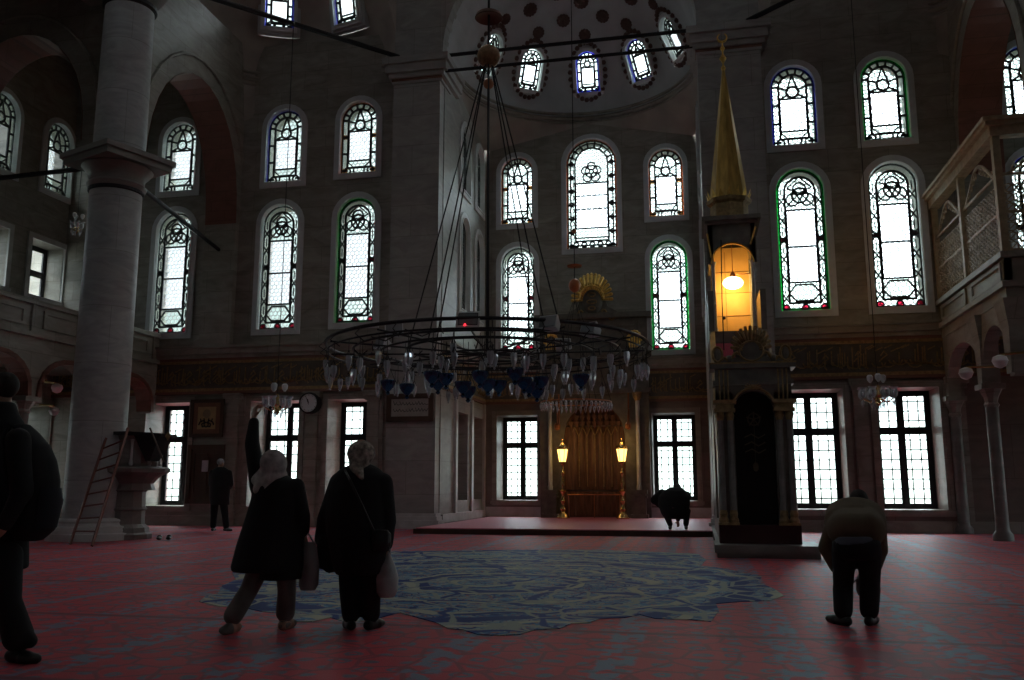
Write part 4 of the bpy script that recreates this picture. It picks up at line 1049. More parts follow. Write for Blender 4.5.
# ---- minbar
def minbar():
    x0, x1, yf = .31, 1.55, 15.3; cx = .93
    o = thing('minbar', 'tall dark minbar with gilt portal and lit kiosk under a golden cone spire', 'minbar', (cx, 18, 0))
    b_ = MB(); b_.box(.24, 14.85, 0, 1.82, 15.95, .08); b_.box(.2, 14.8, .08, 1.86, 16.0, .2); b_.box(.24, 15.9, 0, 1.6, 22.9, .16); b_.build('base_slab', pulp_m, o)
    b_ = MB(); b_.box(x0-.02, yf-.06, .2, x1+.04, yf+.6, .5); b_.build('red_step', mat('dark_red_carpet', (.05, .012, .014), .9), o)
    p = MB()
    for s_ in (-1, 1):
        xa = cx+s_*.62; xi = cx+s_*.33
        p.box(min(xa, xi), yf, .5, max(xa, xi), yf+.4, 2.7)
    ar = parch(cx, .33, 2.35, 2.72, 12)
    p.poly([(x0, 2.3), (cx-.33, 2.3)]+ar+[(cx+.33, 2.3), (x1, 2.3), (x1, 3.1), (x0, 3.1)], [], lambda u, d, z: (u, yf+d, z), 0, .4)
    p.box(x0-.04, yf-.05, 2.82, x1+.04, yf+.44, 2.9); p.box(x0-.08, yf-.1, 3.1, x1+.08, yf+.48, 3.17)
    p.build('portal', minb_m, o)
    MB().box(cx-.33, yf+.2, .5, cx+.33, yf+.24, 2.75).build('black_curtain', void_m, o)
    e = MB(); cz = 2.25
    e.tube([(cx+.1*math.cos(t*PI/8), yf+.185, cz+.1*math.sin(t*PI/8)) for t in range(16)], .012, 5, True)
    for k in range(5):
        a = PI/2+2*PI*k/5; e.tube([(cx, yf+.185, cz), (cx+.13*math.cos(a), yf+.185, cz+.13*math.sin(a))], .012, 5)
    for z in (1.95, 1.82, 1.7): ribbon(e, [(cx-.16, z), (cx-.05, z+.05), (cx+.06, z-.02), (cx+.17, z+.04)], .02, 0, .015, lambda u, d, zz: (u, yf+.17+d, zz))
    e.ball((cx, yf+.185, 1.45), (.05, .01, .08), 8, 6); e.tube([(cx, yf+.19, 2.3), (cx, yf+.19, 1.4)], .006, 4); e.build('curtain_embroidery', mat('tarnished_thread', (.10, .08, .05), .8), o)
    for s_ in (-1, 1):
        for xx in (.56, .4):
            x = cx+s_*xx; c = MB(); c.lathe([(.055, .74), (.05, .9), (.046, 2.35)], x, yf-.04, 12); c.build('portal_column', pulp_m, o, smooth=True)
        g = MB(); xm = cx+s_*.48
        g.box(xm-.17, yf-.13, 2.36, xm+.17, yf+.1, 2.42); g.box(xm-.15, yf-.11, 2.42, xm+.15, yf+.1, 2.5); g.box(xm-.19, yf-.15, 2.5, xm+.19, yf+.1, 2.56)
        for xx in (.56, .4): g.lathe([(.05, 2.22), (.075, 2.3), (.06, 2.36)], cx+s_*xx, yf-.04, 10)
        for k in range(3):
            g.tube([(xm-.07+k*.07, yf-.04, 2.54), (xm-.07+k*.07, yf-.04, 3.08)], .016, 6)
        g.build('gilt_capital', dgold_m, o)
        g = MB(); g.box(xm-.17, yf-.13, .5, xm+.17, yf+.02, .54)
        for xx in (.56, .4): g.lathe([(.08, .53), (.085, .58), (.06, .63), (.07, .68), (.05, .76)], cx+s_*xx, yf-.04, 10)
        g.build('gilt_base', dgold_m, o)
    g = MB(); g.tube([(u, yf-.02, z) for u, z in parch(cx, .36, 2.35, 2.76, 12)], .022, 6)
    for k in range(9):
        a = PI*k/8; g.tube([(cx, yf-.03, 2.74), (cx+.14*math.cos(a), yf-.04, 2.76+.12*math.sin(a))], .014, 5)
    g.box(x0-.09, yf-.11, 3.17, x1+.09, yf+.2, 3.2); g.build('gilt_trim', dgold_m, o)
    t_ = MB()                                      # crest: shell between scrolls
    for k in range(13):
        a = PI*k/12; t_.tube([(cx+.12*math.cos(a), yf+.1, 3.42+.1*math.sin(a)), (cx+.25*math.cos(a), yf+.03, 3.46+.24*math.sin(a)), (cx+.33*math.cos(a), yf+.06, 3.48+.36*math.sin(a))], [.02, .035, .03], 6)
    t_.tube([(cx+.2*math.cos(t*PI/9), yf+.02, 3.4+.17*math.sin(t*PI/9)) for t in range(18)], .02, 6, True)
    for s_ in (-1, 1):
        t_.tube([(cx+s_*(.2+.3*t), yf+.06, 3.24+.12*(1-t)+.05*math.sin(t*9)) for t in [k/8 for k in range(9)]], .03, 6)
        t_.tube([(cx+s_*.56+.08*math.cos(t*PI/7), yf+.06, 3.36+.13*math.sin(t*PI/7)) for t in range(14)], .025, 6, True)
    t_.build('gilt_crest', dgold_m, o)
    c = MB(); c.ball((cx, yf+.12, 3.46), (.3, .06, .3), 18, 10); c.box(cx-.5, yf+.05, 3.17, cx+.5, yf+.2, 3.3)
    for s_ in (-1, 1): c.ball((cx+s_*.56, yf+.1, 3.34), (.09, .06, .14), 10, 8); c.ball((cx+s_*.36, yf+.1, 3.27), .08, 10, 8)
    c.build('crest_ground', minb_m, o)
    # stair flanks
    fx = lambda x: (lambda u, d, z: (x+d, u, z))
    for x in (x0, x1-.12):
        f = MB(); f.poly([(yf+.4, .16), (21.2, .16), (21.2, 5.4), (19.6, 5.4), (19.6, 4.5), (yf+.4, 1.7)], [[(16.4, .5), (18.4, .5), (18.4, 2.9), (16.4, 1.7)]], fx(x), 0, .12); f.build('stair_flank', minb_m, o)
    f = MB()
    for k in range(11): f.box(x0+.1, yf+.6+k*.36, .16, x1-.1, yf+.6+(k+1)*.36+.02, .5+k*.37)
    f.build('stairs', caredge_m, o)
    # kiosk
    ky0, ky1 = 19.75, 20.95; ka, kb = .40, 1.36
    k = MB(); k.box(ka-.06, ky0-.06, 4.25, kb+.06, ky1+.06, 4.5); k.box(ka, ky0, .2, kb, ky1, 4.3); k.build('kiosk_base', minb_m, o)
    p = MB(); p.poly([(ka+.04, 4.5), (kb-.04, 4.5), (kb-.04, 6.7), (ka+.04, 6.7)], [], lambda u, d, z: (u, ky1-.06+d, z), 0, .06); p.build('kiosk_back_panel', tan_m, o)
    p = MB()
    for kk in range(1, 3): p.box(ka+.04, ky1-.075, 4.5+kk*.55, kb-.04, ky1-.06, 4.5+kk*.55+.015)
    p.box(ka+.06, ky1-.075, 6.1, kb-.06, ky1-.055, 6.12); p.box(ka+.34, ky1-.076, 4.5, ka+.355, ky1-.06, 6.6); p.build('panel_joints', dgold_m, o)
    for x in (ka+.05, kb-.05):
        for y in (ky0+.05, ky1-.02):
            c = MB(); c.lathe([(.075, 4.5), (.05, 4.62), (.045, 6.0), (.08, 6.1)], x, y, 12); c.build('kiosk_column', light_m, o, smooth=True)
    a = MB(); cxk = (ka+kb)/2
    ar = [(cxk+.46*math.cos(PI-PI*t/14), 6.05+.46*math.sin(PI*t/14)) for t in range(15)]
    a.poly([(ka-.05, 6.05)]+ar+[(kb+.05, 6.05), (kb+.05, 6.95), (ka-.05, 6.95)], [], lambda u, d, z: (u, ky0+d, z), 0, .12)
    for x in (ka-.03, kb-.07):
        ar2 = [(20.35+.5*math.cos(PI-PI*t/14), 6.05+.46*math.sin(PI*t/14)) for t in range(15)]
        a.poly([(ky0, 6.05)]+ar2+[(ky1, 6.05), (ky1, 6.95), (ky0, 6.95)], [], fx(x), 0, .1)
    a.box(ka-.05, ky1-.0, 6.05, kb+.05, ky1+.04, 6.95)
    for z0, z1, e in ((6.95, 7.02, .1), (7.02, 7.12, .16)): a.box(ka-e, ky0-e, z0, kb+e, ky1+e, z1)
    a.build('kiosk_arches', minb_m, o)
    g = MB(); g.tube([(u, ky0-.01, z) for u, z in ar], .022, 6); g.tube([(ka+.02, ky0-.02, 6.2), (ka-.05, ky0-.02, 6.75)], .025, 6); g.tube([(kb-.08, ky0-.02, 6.45), (kb+.05, ky0-.02, 6.85)], .025, 6)
    g.tube([(ka+.0, ky0-.03, 5.95), (ka+.0, ky0-.03, 5.1)], .015, 6)
    g.build('kiosk_gilding', gold_m, o)
    yc = 20.35; d = MB(); d.lathe([(.5, 7.1), (.5, 7.2), (.43, 7.22), (.43, 7.55), (.5, 7.6), (.52, 7.68)], cxk, yc, 8); d.build('drum', dgold_m, o)
    l = MB()
    for q in range(16):
        t = 2*PI*q/16; l.add([(cxk+.47*math.cos(t-.16), yc+.47*math.sin(t-.16), 7.66), (cxk+.47*math.cos(t+.16), yc+.47*math.sin(t+.16), 7.66), (cxk+.53*math.cos(t), yc+.53*math.sin(t), 7.9), (cxk+.42*math.cos(t), yc+.42*math.sin(t), 7.66)], [(0, 1, 2), (1, 3, 2), (3, 0, 2), (0, 3, 1)])
    l.build('leaf_crown', gold_m, o)
    MB().lathe([(.46, 7.66), (.44, 7.72), (.035, 10.95)], cxk, yc, 8).build('cone_spire', spire_m, o)
    h = MB()
    h.lathe([(.03, 10.9), (.06, 11.0), (.02, 11.08), (.02, 11.12), (.085, 11.24), (.02, 11.36), (.018, 11.42), (.06, 11.5), (.018, 11.58), (.015, 11.66)], cxk, yc, 14)
    h.tube([(cxk+.11*math.cos(a), yc, 11.78+.11*math.sin(a)) for a in [PI/2+.5+k*(2*PI-1)/14 for k in range(15)]], [.012+.016*math.sin(PI*k/14) for k in range(15)], 6); h.build('crescent_finial', gold_m, o, smooth=True)
    # lamp in the kiosk
    lx = at(733, 283, 20.1); q = thing('hanging_lamp', 'lit orange hanging bulb inside the minbar kiosk', 'lamp', (lx.x, lx.y, lx.z))
    MB().ball(lx, (.23, .17, .15), 16, 10).build('glass_bulb', bulb_m, q, smooth=True)
    c = MB(); c.tube([(lx.x, lx.y, lx.z+.12), (lx.x, lx.y, 6.9)], .008, 5); c.lathe([(.08, lx.z+.13), (.06, lx.z+.2), (.03, lx.z+.26)], lx.x, lx.y, 12); c.tube([(lx.x-.05, lx.y+.0, lx.z+.2), (lx.x+.42, lx.y+.0, lx.z+.2)], .012, 5); c.build('lamp_cap', copper_m, q)
    l = bpy.data.lights.new('kiosk_light', 'POINT'); l.energy = 30; l.color = (1, .5, .09); l.shadow_soft_size = .14
    lo_ = bpy.data.objects.new('kiosk_light', l); COL.objects.link(lo_); lo_.location = (lx.x, lx.y+.2, lx.z-.02)
    lc = MB(); lc.tube([at(721, 240, 19.5), at(722, 300, 19.5), at(724, 350, 19.5)], .012, 5); lc.ball(at(724, 318, 19.5), .04, 8, 6)
    tag(lc.build('hanging_cable', iron_m), 'thin dark cable with a small plug hanging down the front of the minbar kiosk', 'cable')
minbar()

# ---- clock, frames, cabinet
c = at(309, 403, WY-.27)
o = thing('wall_clock', 'round white wall clock above the right shoulder of the waving woman', 'clock', c)
Mx = Matrix.Translation(c) @ Matrix.Rotation(PI/2, 4, 'X')
MB().lathe([(.30, -.2), (.31, 0), (.29, .05), (.255, .055), (.255, .02)], 0, 0, 36, Mx).build('clock_case', iron_m, o, smooth=True)
MB().lathe([(0.0001, .0), (.256, .0), (.256, .03), (.0001, .03)], 0, 0, 36, Mx).build('clock_face', clockface_m, o)
h = MB(); y_ = c.y-.034
for k in range(12):
    a = 2*PI*k/12; h.tube([(c.x+.236*math.cos(a), y_, c.z+.236*math.sin(a)), (c.x+.236*math.cos(a+PI/6), y_, c.z+.236*math.sin(a+PI/6))], .002, 4); h.tube([(c.x+.2*math.cos(a), y_, c.z+.2*math.sin(a)), (c.x+.235*math.cos(a), y_, c.z+.235*math.sin(a))], .006, 4)
h.build('hour_marks', ink_m, o)
h = MB(); ribbon(h, [(c.x, c.z), (c.x-.035, c.z+.11)], .022, 0, .008, lambda u, d, z: (u, y_-.004+d, z)); ribbon(h, [(c.x+.005, c.z-.04), (c.x-.085, c.z+.185)], .014, 0, .006, lambda u, d, z: (u, y_-.012+d, z)); h.build('clock_hands', ink_m, o)
h = MB(); h.box(c.x-.012, WY-.04, .6, c.x+.012, WY-.01, c.z-.31); tag(h.build('conduit', wall_m), 'thin vertical conduit running down the wall below the clock', 'conduit')
def framed(name, label, x0, x1, z0, z1, y, bw, fm, pm_, script, cat='picture'):
    o = thing(name, label, cat, ((x0+x1)/2, y, z0)); fr = lambda u, d, z: (u, y+d, z)
    f = MB(); f.poly(box2(x0, z0, x1, z1), [box2(x0+bw, z0+bw, x1-bw, z1-bw)], fr, -.06, 0); f.poly(box2(x0+bw*.7, z0+bw*.7, x1-bw*.7, z1-bw*.7), [box2(x0+bw*1.15, z0+bw*1.15, x1-bw*1.15, z1-bw*1.15)], fr, -.045, -.01); f.build('frame', fm, o)
    return o, fr
o, fr = framed('framed_calligraphy', 'framed calligraphy panel with a tan disc, left of the waving hand', -14.52, -13.46, 2.52, 3.62, WY-.1, .09, wood_m, paper_m, None)
m_ = MB(); m_.poly(box2(-14.42, 2.62, -13.56, 3.52), [], fr, -.03, -.02); m_.build('mount', mat('red_brown_mount', (.20, .09, .055), .7), o)
m_ = MB(); m_.poly(box2(-14.28, 2.75, -13.7, 3.4), [], fr, -.036, -.03); m_.build('picture', mat('ochre_paper', (.42, .28, .13), .8), o)
m_ = MB(); cxp = -13.99; m_.add([(cxp+.13*math.cos(k*PI/10), WY-.139, 3.2+.13*math.sin(k*PI/10)) for k in range(20)], [tuple(range(20))]); m_.build('disc', mat('tan_disc', (.26, .19, .11), .8), o)
m_ = MB()
for s_ in (-1, 1):
    ribbon(m_, [(cxp+s_*.02, 2.83), (cxp+s_*.12, 2.82), (cxp+s_*.14, 2.9), (cxp+s_*.04, 2.95), (cxp+s_*.1, 3.0), (cxp+s_*.2, 2.96), (cxp+s_*.24, 2.88)], .035, -.05, -.038, fr)
    ribbon(m_, [(cxp+s_*.06, 2.98), (cxp+s_*.08, 3.06)], .03, -.05, -.038, fr); ribbon(m_, [(cxp+s_*.16, 2.96), (cxp+s_*.19, 3.05)], .03, -.05, -.038, fr)
ribbon(m_, circ(cxp, 2.88, .07, 8), .03, -.05, -.038, fr); m_.build('calligraphy', ink_m, o)
o, fr = framed('framed_inscription', 'wide framed inscription high on the left pier beneath the chandelier', -8.36, -7.02, 2.86, 3.62, 22.97, .12, wood_m, paper_m, None)
m_ = MB(); m_.poly(box2(-8.24, 2.98, -7.14, 3.5), [], fr, -.03, -.02); m_.build('picture', mat('pale_parchment', (.36, .34, .31), .7), o)
m_ = MB(); rnd = random.Random(2)
for zz in (3.34, 3.16):
    u = -8.16
    while u < -7.22:
        ribbon(m_, [(u, zz+rnd.uniform(0, .08)), (u+.04, zz-.03), (u+.09, zz+rnd.uniform(-.02, .05))], .014, -.036, -.031, fr); u += .09
m_.build('script_lines', ink_m, o)
o, fr = framed('wall_cabinet', 'dark wooden cupboard door in the wall behind the man in black', -14.52, -13.36, .62, 2.3, WY-.1, .12, wood_m, None, None, 'cupboard')
m_ = MB(); m_.poly(box2(-14.4, .74, -13.48, 2.18), [box2(-14.3, .9, -13.98, 2.05), box2(-13.9, .9, -13.58, 2.05)], fr, -.03, -.0); m_.poly(box2(-14.32, .85, -13.55, 2.1), [], fr, -.005, .02); m_.build('door', wood_m, o)
m_ = MB(); c = at(205, 466, WY-.16); m_.box(c.x-.1, c.y-.004, c.z-.16, c.x+.1, c.y+.004, c.z+.16); tag(m_.build('paper_notice', mat('pinkish_paper', (.5, .42, .46), .8)), 'small pale paper notice taped to the dark cupboard', 'notice')

# ---- pulpit, ladder, bottle
pc = at(130, 480, 17.35); px_, py_ = pc.x, 17.35
o = thing('pulpit', 'carved dark marble preaching pulpit leaning against the big left column', 'pulpit', (px_, py_, 0))
MB().lathe([(.62, 0), (.62, .1), (.57, .14), (.55, .24), (.46, .32), (.45, .6), (.5, .63), (.45, .68), (.44, 1.0), (.48, 1.04)], px_-.12, py_, 12).build('pedestal', pulp_m, o)
MB().lathe([(.46, 1.04), (.4, 1.18), (.52, 1.32), (.62, 1.38), (.72, 1.42), (.74, 1.5), (.68, 1.54)], px_+.1, py_, 12).build('corbelled_floor', pulp_m, o)
MB().lathe([(.50, 1.54), (.52, 1.62), (.5, 1.7), (.5, 2.1), (.54, 2.16), (.55, 2.24), (.46, 2.24), (.44, 1.6)], px_+.12, py_, 8).build('parapet', pulp_m, o)
m_ = MB()
for k in range(8):
    a = PI/4*k+PI/8; xx, yy = px_+.12+.485*math.cos(a), py_+.485*math.sin(a); m_.lathe([(.03, 1.56), (.05, 1.6), (.03, 1.7), (.03, 2.05), (.05, 2.12)], xx, yy, 8)
m_.build('corner_balusters', light_m, o)
a, b_, c, d = at(125, 427, 17.0), at(182, 431, 17.0), at(171, 460, 17.0), at(160, 436, 17.0)
dk = MB(); z0 = 2.28
top = [(px_-.25, 16.75, z0), (px_+.3, 16.7, z0), (px_+.98, 16.9, z0-.04), (px_+.98, 17.5, z0-.04), (px_-.25, 17.7, z0)]
dk.loft([[(x, y, z-.07) for x, y, z in top], top])
dk.loft([[(px_+.62, 16.95, 1.66), (px_+.72, 16.95, 1.66), (px_+.72, 17.3, 1.66), (px_+.62, 17.3, 1.66)], [(px_+.36, 16.85, 2.22), (px_+.94, 16.92, 2.2), (px_+.94, 17.45, 2.2), (px_+.36, 17.45, 2.22)]])
q = thing('lectern_cloth', 'black cloth covered reading desk jutting from the pulpit top', 'reading desk', (px_+.4, 17.1, 1.66)); dk.build('cloth_cover', black_m, q)
m_ = MB(); e = at(168, 436, 16.86); m_.add([tuple(e+Vector(v)) for v in ((0, 0, .1), (.07, 0, 0), (0, 0, -.1), (-.07, 0, 0), (0, .01, 0))], [(0, 1, 2, 3), (0, 4, 1), (1, 4, 2), (2, 4, 3), (3, 4, 0)]); m_.build('embroidered_diamond', dgold_m, q)
m_ = MB(); m_.tube([at(150, 428, 16.66), at(164, 462, 16.62)], .018, 6); m_.build('staff', wood_m, q)
b1, b2 = floorpt(70, 545), floorpt(92, 547)
b1, b2 = Vector((b1[0], b1[1], .02)), Vector((b2[0], b2[1], .02)); t1, t2 = at(106, 438, 16.62), at(128, 428, 16.62)
o = thing('wooden_ladder', 'narrow red-brown wooden ladder propped against the pulpit', 'ladder', b1)
for a, b_ in ((b1, t1), (b2, t2)):
    m_ = MB(); m_.tube([a, b_], .032, 4); m_.build('rail', ladder_m, o)
for k in range(1, 9):
    m_ = MB(); t = k/9; m_.tube([b1.lerp(t1, t), b2.lerp(t2, t)], .018, 6); m_.build('rung', ladder_m, o)
c = at(107, 464, 16.7); c = Vector((px_-.46, 17.0, 1.5)); bt = at(108, 462, 17.0)
o = MB().lathe([(.06, 1.54), (.065, 1.6), (.065, 1.86), (.03, 1.93), (.03, 2.0)], px_-.44, 17.05, 14).build('water_bottle', white_m, smooth=True, off=(px_-.44, 17.05, 1.54)); tag(o, 'white bottle standing on the pulpit ledge behind the ladder', 'bottle')
s0 = floorpt(161, 540)
for k in range(2):
    x, y = s0[0]+k*.16-.05, s0[1]+k*.1; m_ = MB(); m_.ball((x, y, .04), (.055, .13, .038), 10, 6, Matrix.Rotation(.5, 4, 'Z')); m_.ball((x-.02, y+.05, .06), (.05, .06, .045), 10, 6)
    tag(m_.build('slipper', leather_m, smooth=True, off=(x, y, .0)), 'dark slipper of the pair lying on the carpet right of the pulpit', 'slipper', 'pair of slippers by the pulpit')

# ---- chandeliers
def drop_mesh(name, R, H, m, n=8):
    mb = MB(); mb.lathe([(R*.35, 0), (R*.55, -.01), (R, -H*.25), (R*.95, -H*.5), (R*.55, -H*.8), (R*.2, -H*.93), (R*.3, -H*.97), (.001, -H)], 0, 0, n)
    return mb.mesh(name, m, None, True)
def lamp_mesh(dz):
    mb = MB(); mb.lathe([(.022, .0), (.03, .01), (.034, -.04), (.03, -.09), (.016, -.15), (.008, -.17), (.014, -.18), (.001, -.2)], 0, 0, 7)
    mb.lathe([(.02, .0), (.024, -.03), (.001, -.12)], 0, 0, 5)
    mb.cur = 1
    for q in range(3):
        t = 2*PI*q/3; mb.tube([(0, 0, dz), (0, 0, .09), (.03*math.cos(t), .03*math.sin(t), 0)], .004, 4)
    return mb.mesh('glass_lamp', [cry_m, iron_m], None)
DZ = (.16, .24, .32, .30); tulip = [lamp_mesh(d) for d in DZ]
def bowl_me():
    mb = MB(); mb.lathe([(.105, 0), (.115, -.015), (.105, -.06), (.08, -.11), (.04, -.15), (.02, -.17), (.035, -.19), (.02, -.21), (.001, -.22)], 0, 0, 16)
    return mb.mesh('blue_glass_bowl', blueg_m, None, True)
bowl = bowl_me()
def big_chandelier():
    cx, cy = -3.08, 12.8
    o = thing('ring_chandelier', 'huge iron ring chandelier hung with glass lamps above the blue medallion', 'chandelier', (cx, cy, 3.2))
    rings = [(2.4, 3.2, .026), (2.37, 3.08, .014), (2.0, 3.12, .018), (1.6, 3.1, .016), (1.2, 3.16, .02), (.75, 3.05, .016)]
    for R, z, r in rings:
        MB().tube([(cx+R*math.cos(2*PI*k/64), cy+R*math.sin(2*PI*k/64), z) for k in range(64)], r, 6, True).build('ring', iron_m, o)
    s_ = MB()
    for k in range(12):
        a = 2*PI*k/12+.13; s_.tube([(cx+.1*math.cos(a), cy+.1*math.sin(a), 3.1), (cx+2.4*math.cos(a), cy+2.4*math.sin(a), 3.13)], .014, 6)
        for t in range(6): pass
    for k in range(24):
        a = 2*PI*k/24; s_.tube([(cx+2.4*math.cos(a), cy+2.4*math.sin(a), 3.2), (cx+2.5*math.cos(a), cy+2.5*math.sin(a), 3.1), (cx+2.36*math.cos(a), cy+2.36*math.sin(a), 3.02)], .008, 5)
    rnd = random.Random(11)
    for k in range(40):
        a = rnd.uniform(0, 2*PI); r0 = rnd.uniform(.8, 2.2); a2 = a+rnd.uniform(-.25, .25); r1 = r0+rnd.uniform(-.4, .3)
        s_.tube([(cx+r0*math.cos(a), cy+r0*math.sin(a), 3.12), (cx+(r0+r1)/2*math.cos((a+a2)/2), cy+(r0+r1)/2*math.sin((a+a2)/2), 3.02), (cx+r1*math.cos(a2), cy+r1*math.sin(a2), 3.1)], .009, 4)
    s_.build('spokes', iron_m, o)
    for k in range(8):
        a = 2*PI*k/8+.25; MB().tube([(cx+.07*math.cos(a), cy+.07*math.sin(a), 7.75), (cx+1.2*math.cos(a), cy+1.2*math.sin(a), 3.16)], .011, 5).build('chain', iron_m, o)
    MB().tube([(cx, cy, 2.95), (cx, cy, TOP+8)], .02, 6).build('suspension_rod', iron_m, o)
    MB().ball((cx, cy, 7.92), .185, 20, 12).build('large_ball', mat('brown_gilt_ball', (.22, .12, .06), .5, .5, var=.4, scale=20), o, smooth=True)
    MB().ball((cx, cy, 7.45), .085, 14, 9).build('small_ball', copper_m, o, smooth=True)
    MB().lathe([(.02, 8.72), (.1, 8.70), (.2, 8.64), (.225, 8.58), (.215, 8.57), (.1, 8.62), (.02, 8.63)], cx, cy, 28).build('canopy_dish', mat('dark_bronze', (.10, .05, .035), .5, .4), o, smooth=True)
    rnd = random.Random(5); n = 0
    spots = []
    for R, m, z in ((2.38, 42, 3.08), (2.0, 24, 3.1), (1.6, 18, 3.08), (1.2, 14, 3.1)):
        for k in range(m): spots.append((R, 2*PI*k/m+rnd.uniform(-.03, .03), z))
    for i, (R, a, z) in enumerate(spots):
        x, y = cx+R*math.cos(a), cy+R*math.sin(a); kk = rnd.randrange(4); zt = z-DZ[kk]
        p = bpy.data.objects.new('glass_lamp', tulip[kk]); COL.objects.link(p); p.parent = o; p.location = (x-cx, y-cy, zt-3.2); p.rotation_euler.z = a; p.scale = (1.35, 1.35, 1.0)
    for k, (bx, by, yy) in enumerate(((388, 387, 12.2), (407, 391, 12.0), (432, 379, 11.0), (438, 386, 11.6), (446, 381, 11.4), (463, 389, 11.2), (468, 394, 11.5), (480, 379, 10.8), (488, 387, 11.4), (499, 388, 11.6), (515, 376, 10.9), (524, 385, 11.5), (529, 389, 11.9), (537, 394, 12.4), (541, 384, 12.0), (581, 382, 11.3))):
        c = at(bx, by, yy); sc_ = 1.0
        p = bpy.data.objects.new('blue_glass_bowl', bowl); COL.objects.link(p); p.parent = o; p.location = (c.x-cx, c.y-cy, c.z+.1-3.2); p['label'] = 'dark blue glass bowl'
        bs = MB()
        for q in range(3):
            t = 2*PI*q/3; bs.tube([(c.x+.1*math.cos(t), c.y+.1*math.sin(t), c.z+.1), (c.x, c.y, c.z+.34), (c.x, c.y, 3.08)], .004, 4)
        bs.build('bowl_wires', iron_m, p, off=(c.x, c.y, c.z+.1))
    for k, (bx, by, yy, rz) in enumerate(((393, 331, 11.6, .5), (384, 345, 13.2, -.6), (469, 323, 10.5, .1), (551, 325, 10.8, -.35), (592, 331, 11.6, -.6), (562, 346, 13.6, .4))):
        c = at(bx, by, yy); T = Matrix.Translation(c) @ Matrix.Rotation(rz, 4, 'Z') @ Matrix.Rotation(-.35, 4, 'X')
        q = MB(); q.loft([[(-.13, -.09, -.09), (.13, -.09, -.09), (.13, -.09, .09), (-.13, -.09, .09)], [(-.08, .09, -.05), (.08, .09, -.05), (.08, .09, .05), (-.08, .09, .05)]])
        q.v = [tuple(T @ Vector(v)) for v in q.v]
        q = q.build('floodlight', white_m if k != 2 else iron_m, o)
        g = MB(); g.box(-.115, -.1, -.075, .115, -.088, .075); g.v = [tuple(T @ Vector(v)) for v in g.v]; g.build('floodlight_glass', mat('grey_lamp_glass', (.25, .26, .28), .2), q, off=(cx, cy, 3.2))
        if k == 2:
            g = MB(); g.poly([(-.15, -.11), (.15, -.11), (.15, .11), (-.15, .11)], [[(-.125, -.09), (.125, -.09), (.125, .09), (-.125, .09)]], lambda u, d, z: (u, -.1+d, z), 0, .02); g.v = [tuple(T @ Vector(v)) for v in g.v]; g.build('white_rim', white_m, q, off=(cx, cy, 3.2))
            g = MB(); g.ball((-.03, -.11, -.09), .016, 8, 6); g.v = [tuple(T @ Vector(v)) for v in g.v]; g.build('red_indicator', redled_m, q, off=(cx, cy, 3.2))
        b2 = MB(); b2.tube([(c.x, c.y, c.z+.08), (c.x, c.y, 3.2 if c.z < 3.2 else 3.12)], .01, 5); b2.build('bracket', iron_m, q, off=(cx, cy, 3.2))
big_chandelier()
cd_me = drop_mesh('crystal_drop', .036, .2, cry_m, 6)
def mihrab_chandelier():
    cx, cy, z0 = -3.3, 24.3, 3.42
    o = thing('crystal_chandelier', 'small round chandelier fringed with crystal drops in front of the mihrab', 'chandelier', (cx, cy, z0))
    MB().tube([(cx+.98*math.cos(2*PI*k/48), cy+.98*math.sin(2*PI*k/48), z0) for k in range(48)], .018, 6, True).build('ring', copper_m, o)
    s_ = MB()
    for k in range(6):
        a = 2*PI*k/6; s_.tube([(cx+.05*math.cos(a), cy+.05*math.sin(a), 6.3), (cx+.98*math.cos(a), cy+.98*math.sin(a), z0)], .007, 5); s_.tube([(cx, cy, z0+.02), (cx+.98*math.cos(a), cy+.98*math.sin(a), z0)], .01, 5)
    s_.build('chains', iron_m, o)
    MB().tube([(cx, cy, 6.2), (cx, cy, 16.9)], .014, 6).build('suspension_rod', iron_m, o)
    q = MB(); q.ball((cx, cy, 6.75), (.17, .17, .2), 16, 10); q.lathe([(.02, 7.28), (.2, 7.3), (.22, 7.33), (.02, 7.37)], cx, cy, 18); q.ball((cx, cy, 8.35), .07, 10, 8); q.build('turned_knobs', copper_m, o, smooth=True)
    for k in range(44):
        a = 2*PI*k/44; p = bpy.data.objects.new('crystal_drop', cd_me); COL.objects.link(p); p.parent = o; p.location = (.98*math.cos(a), .98*math.sin(a), -.03)
mihrab_chandelier()
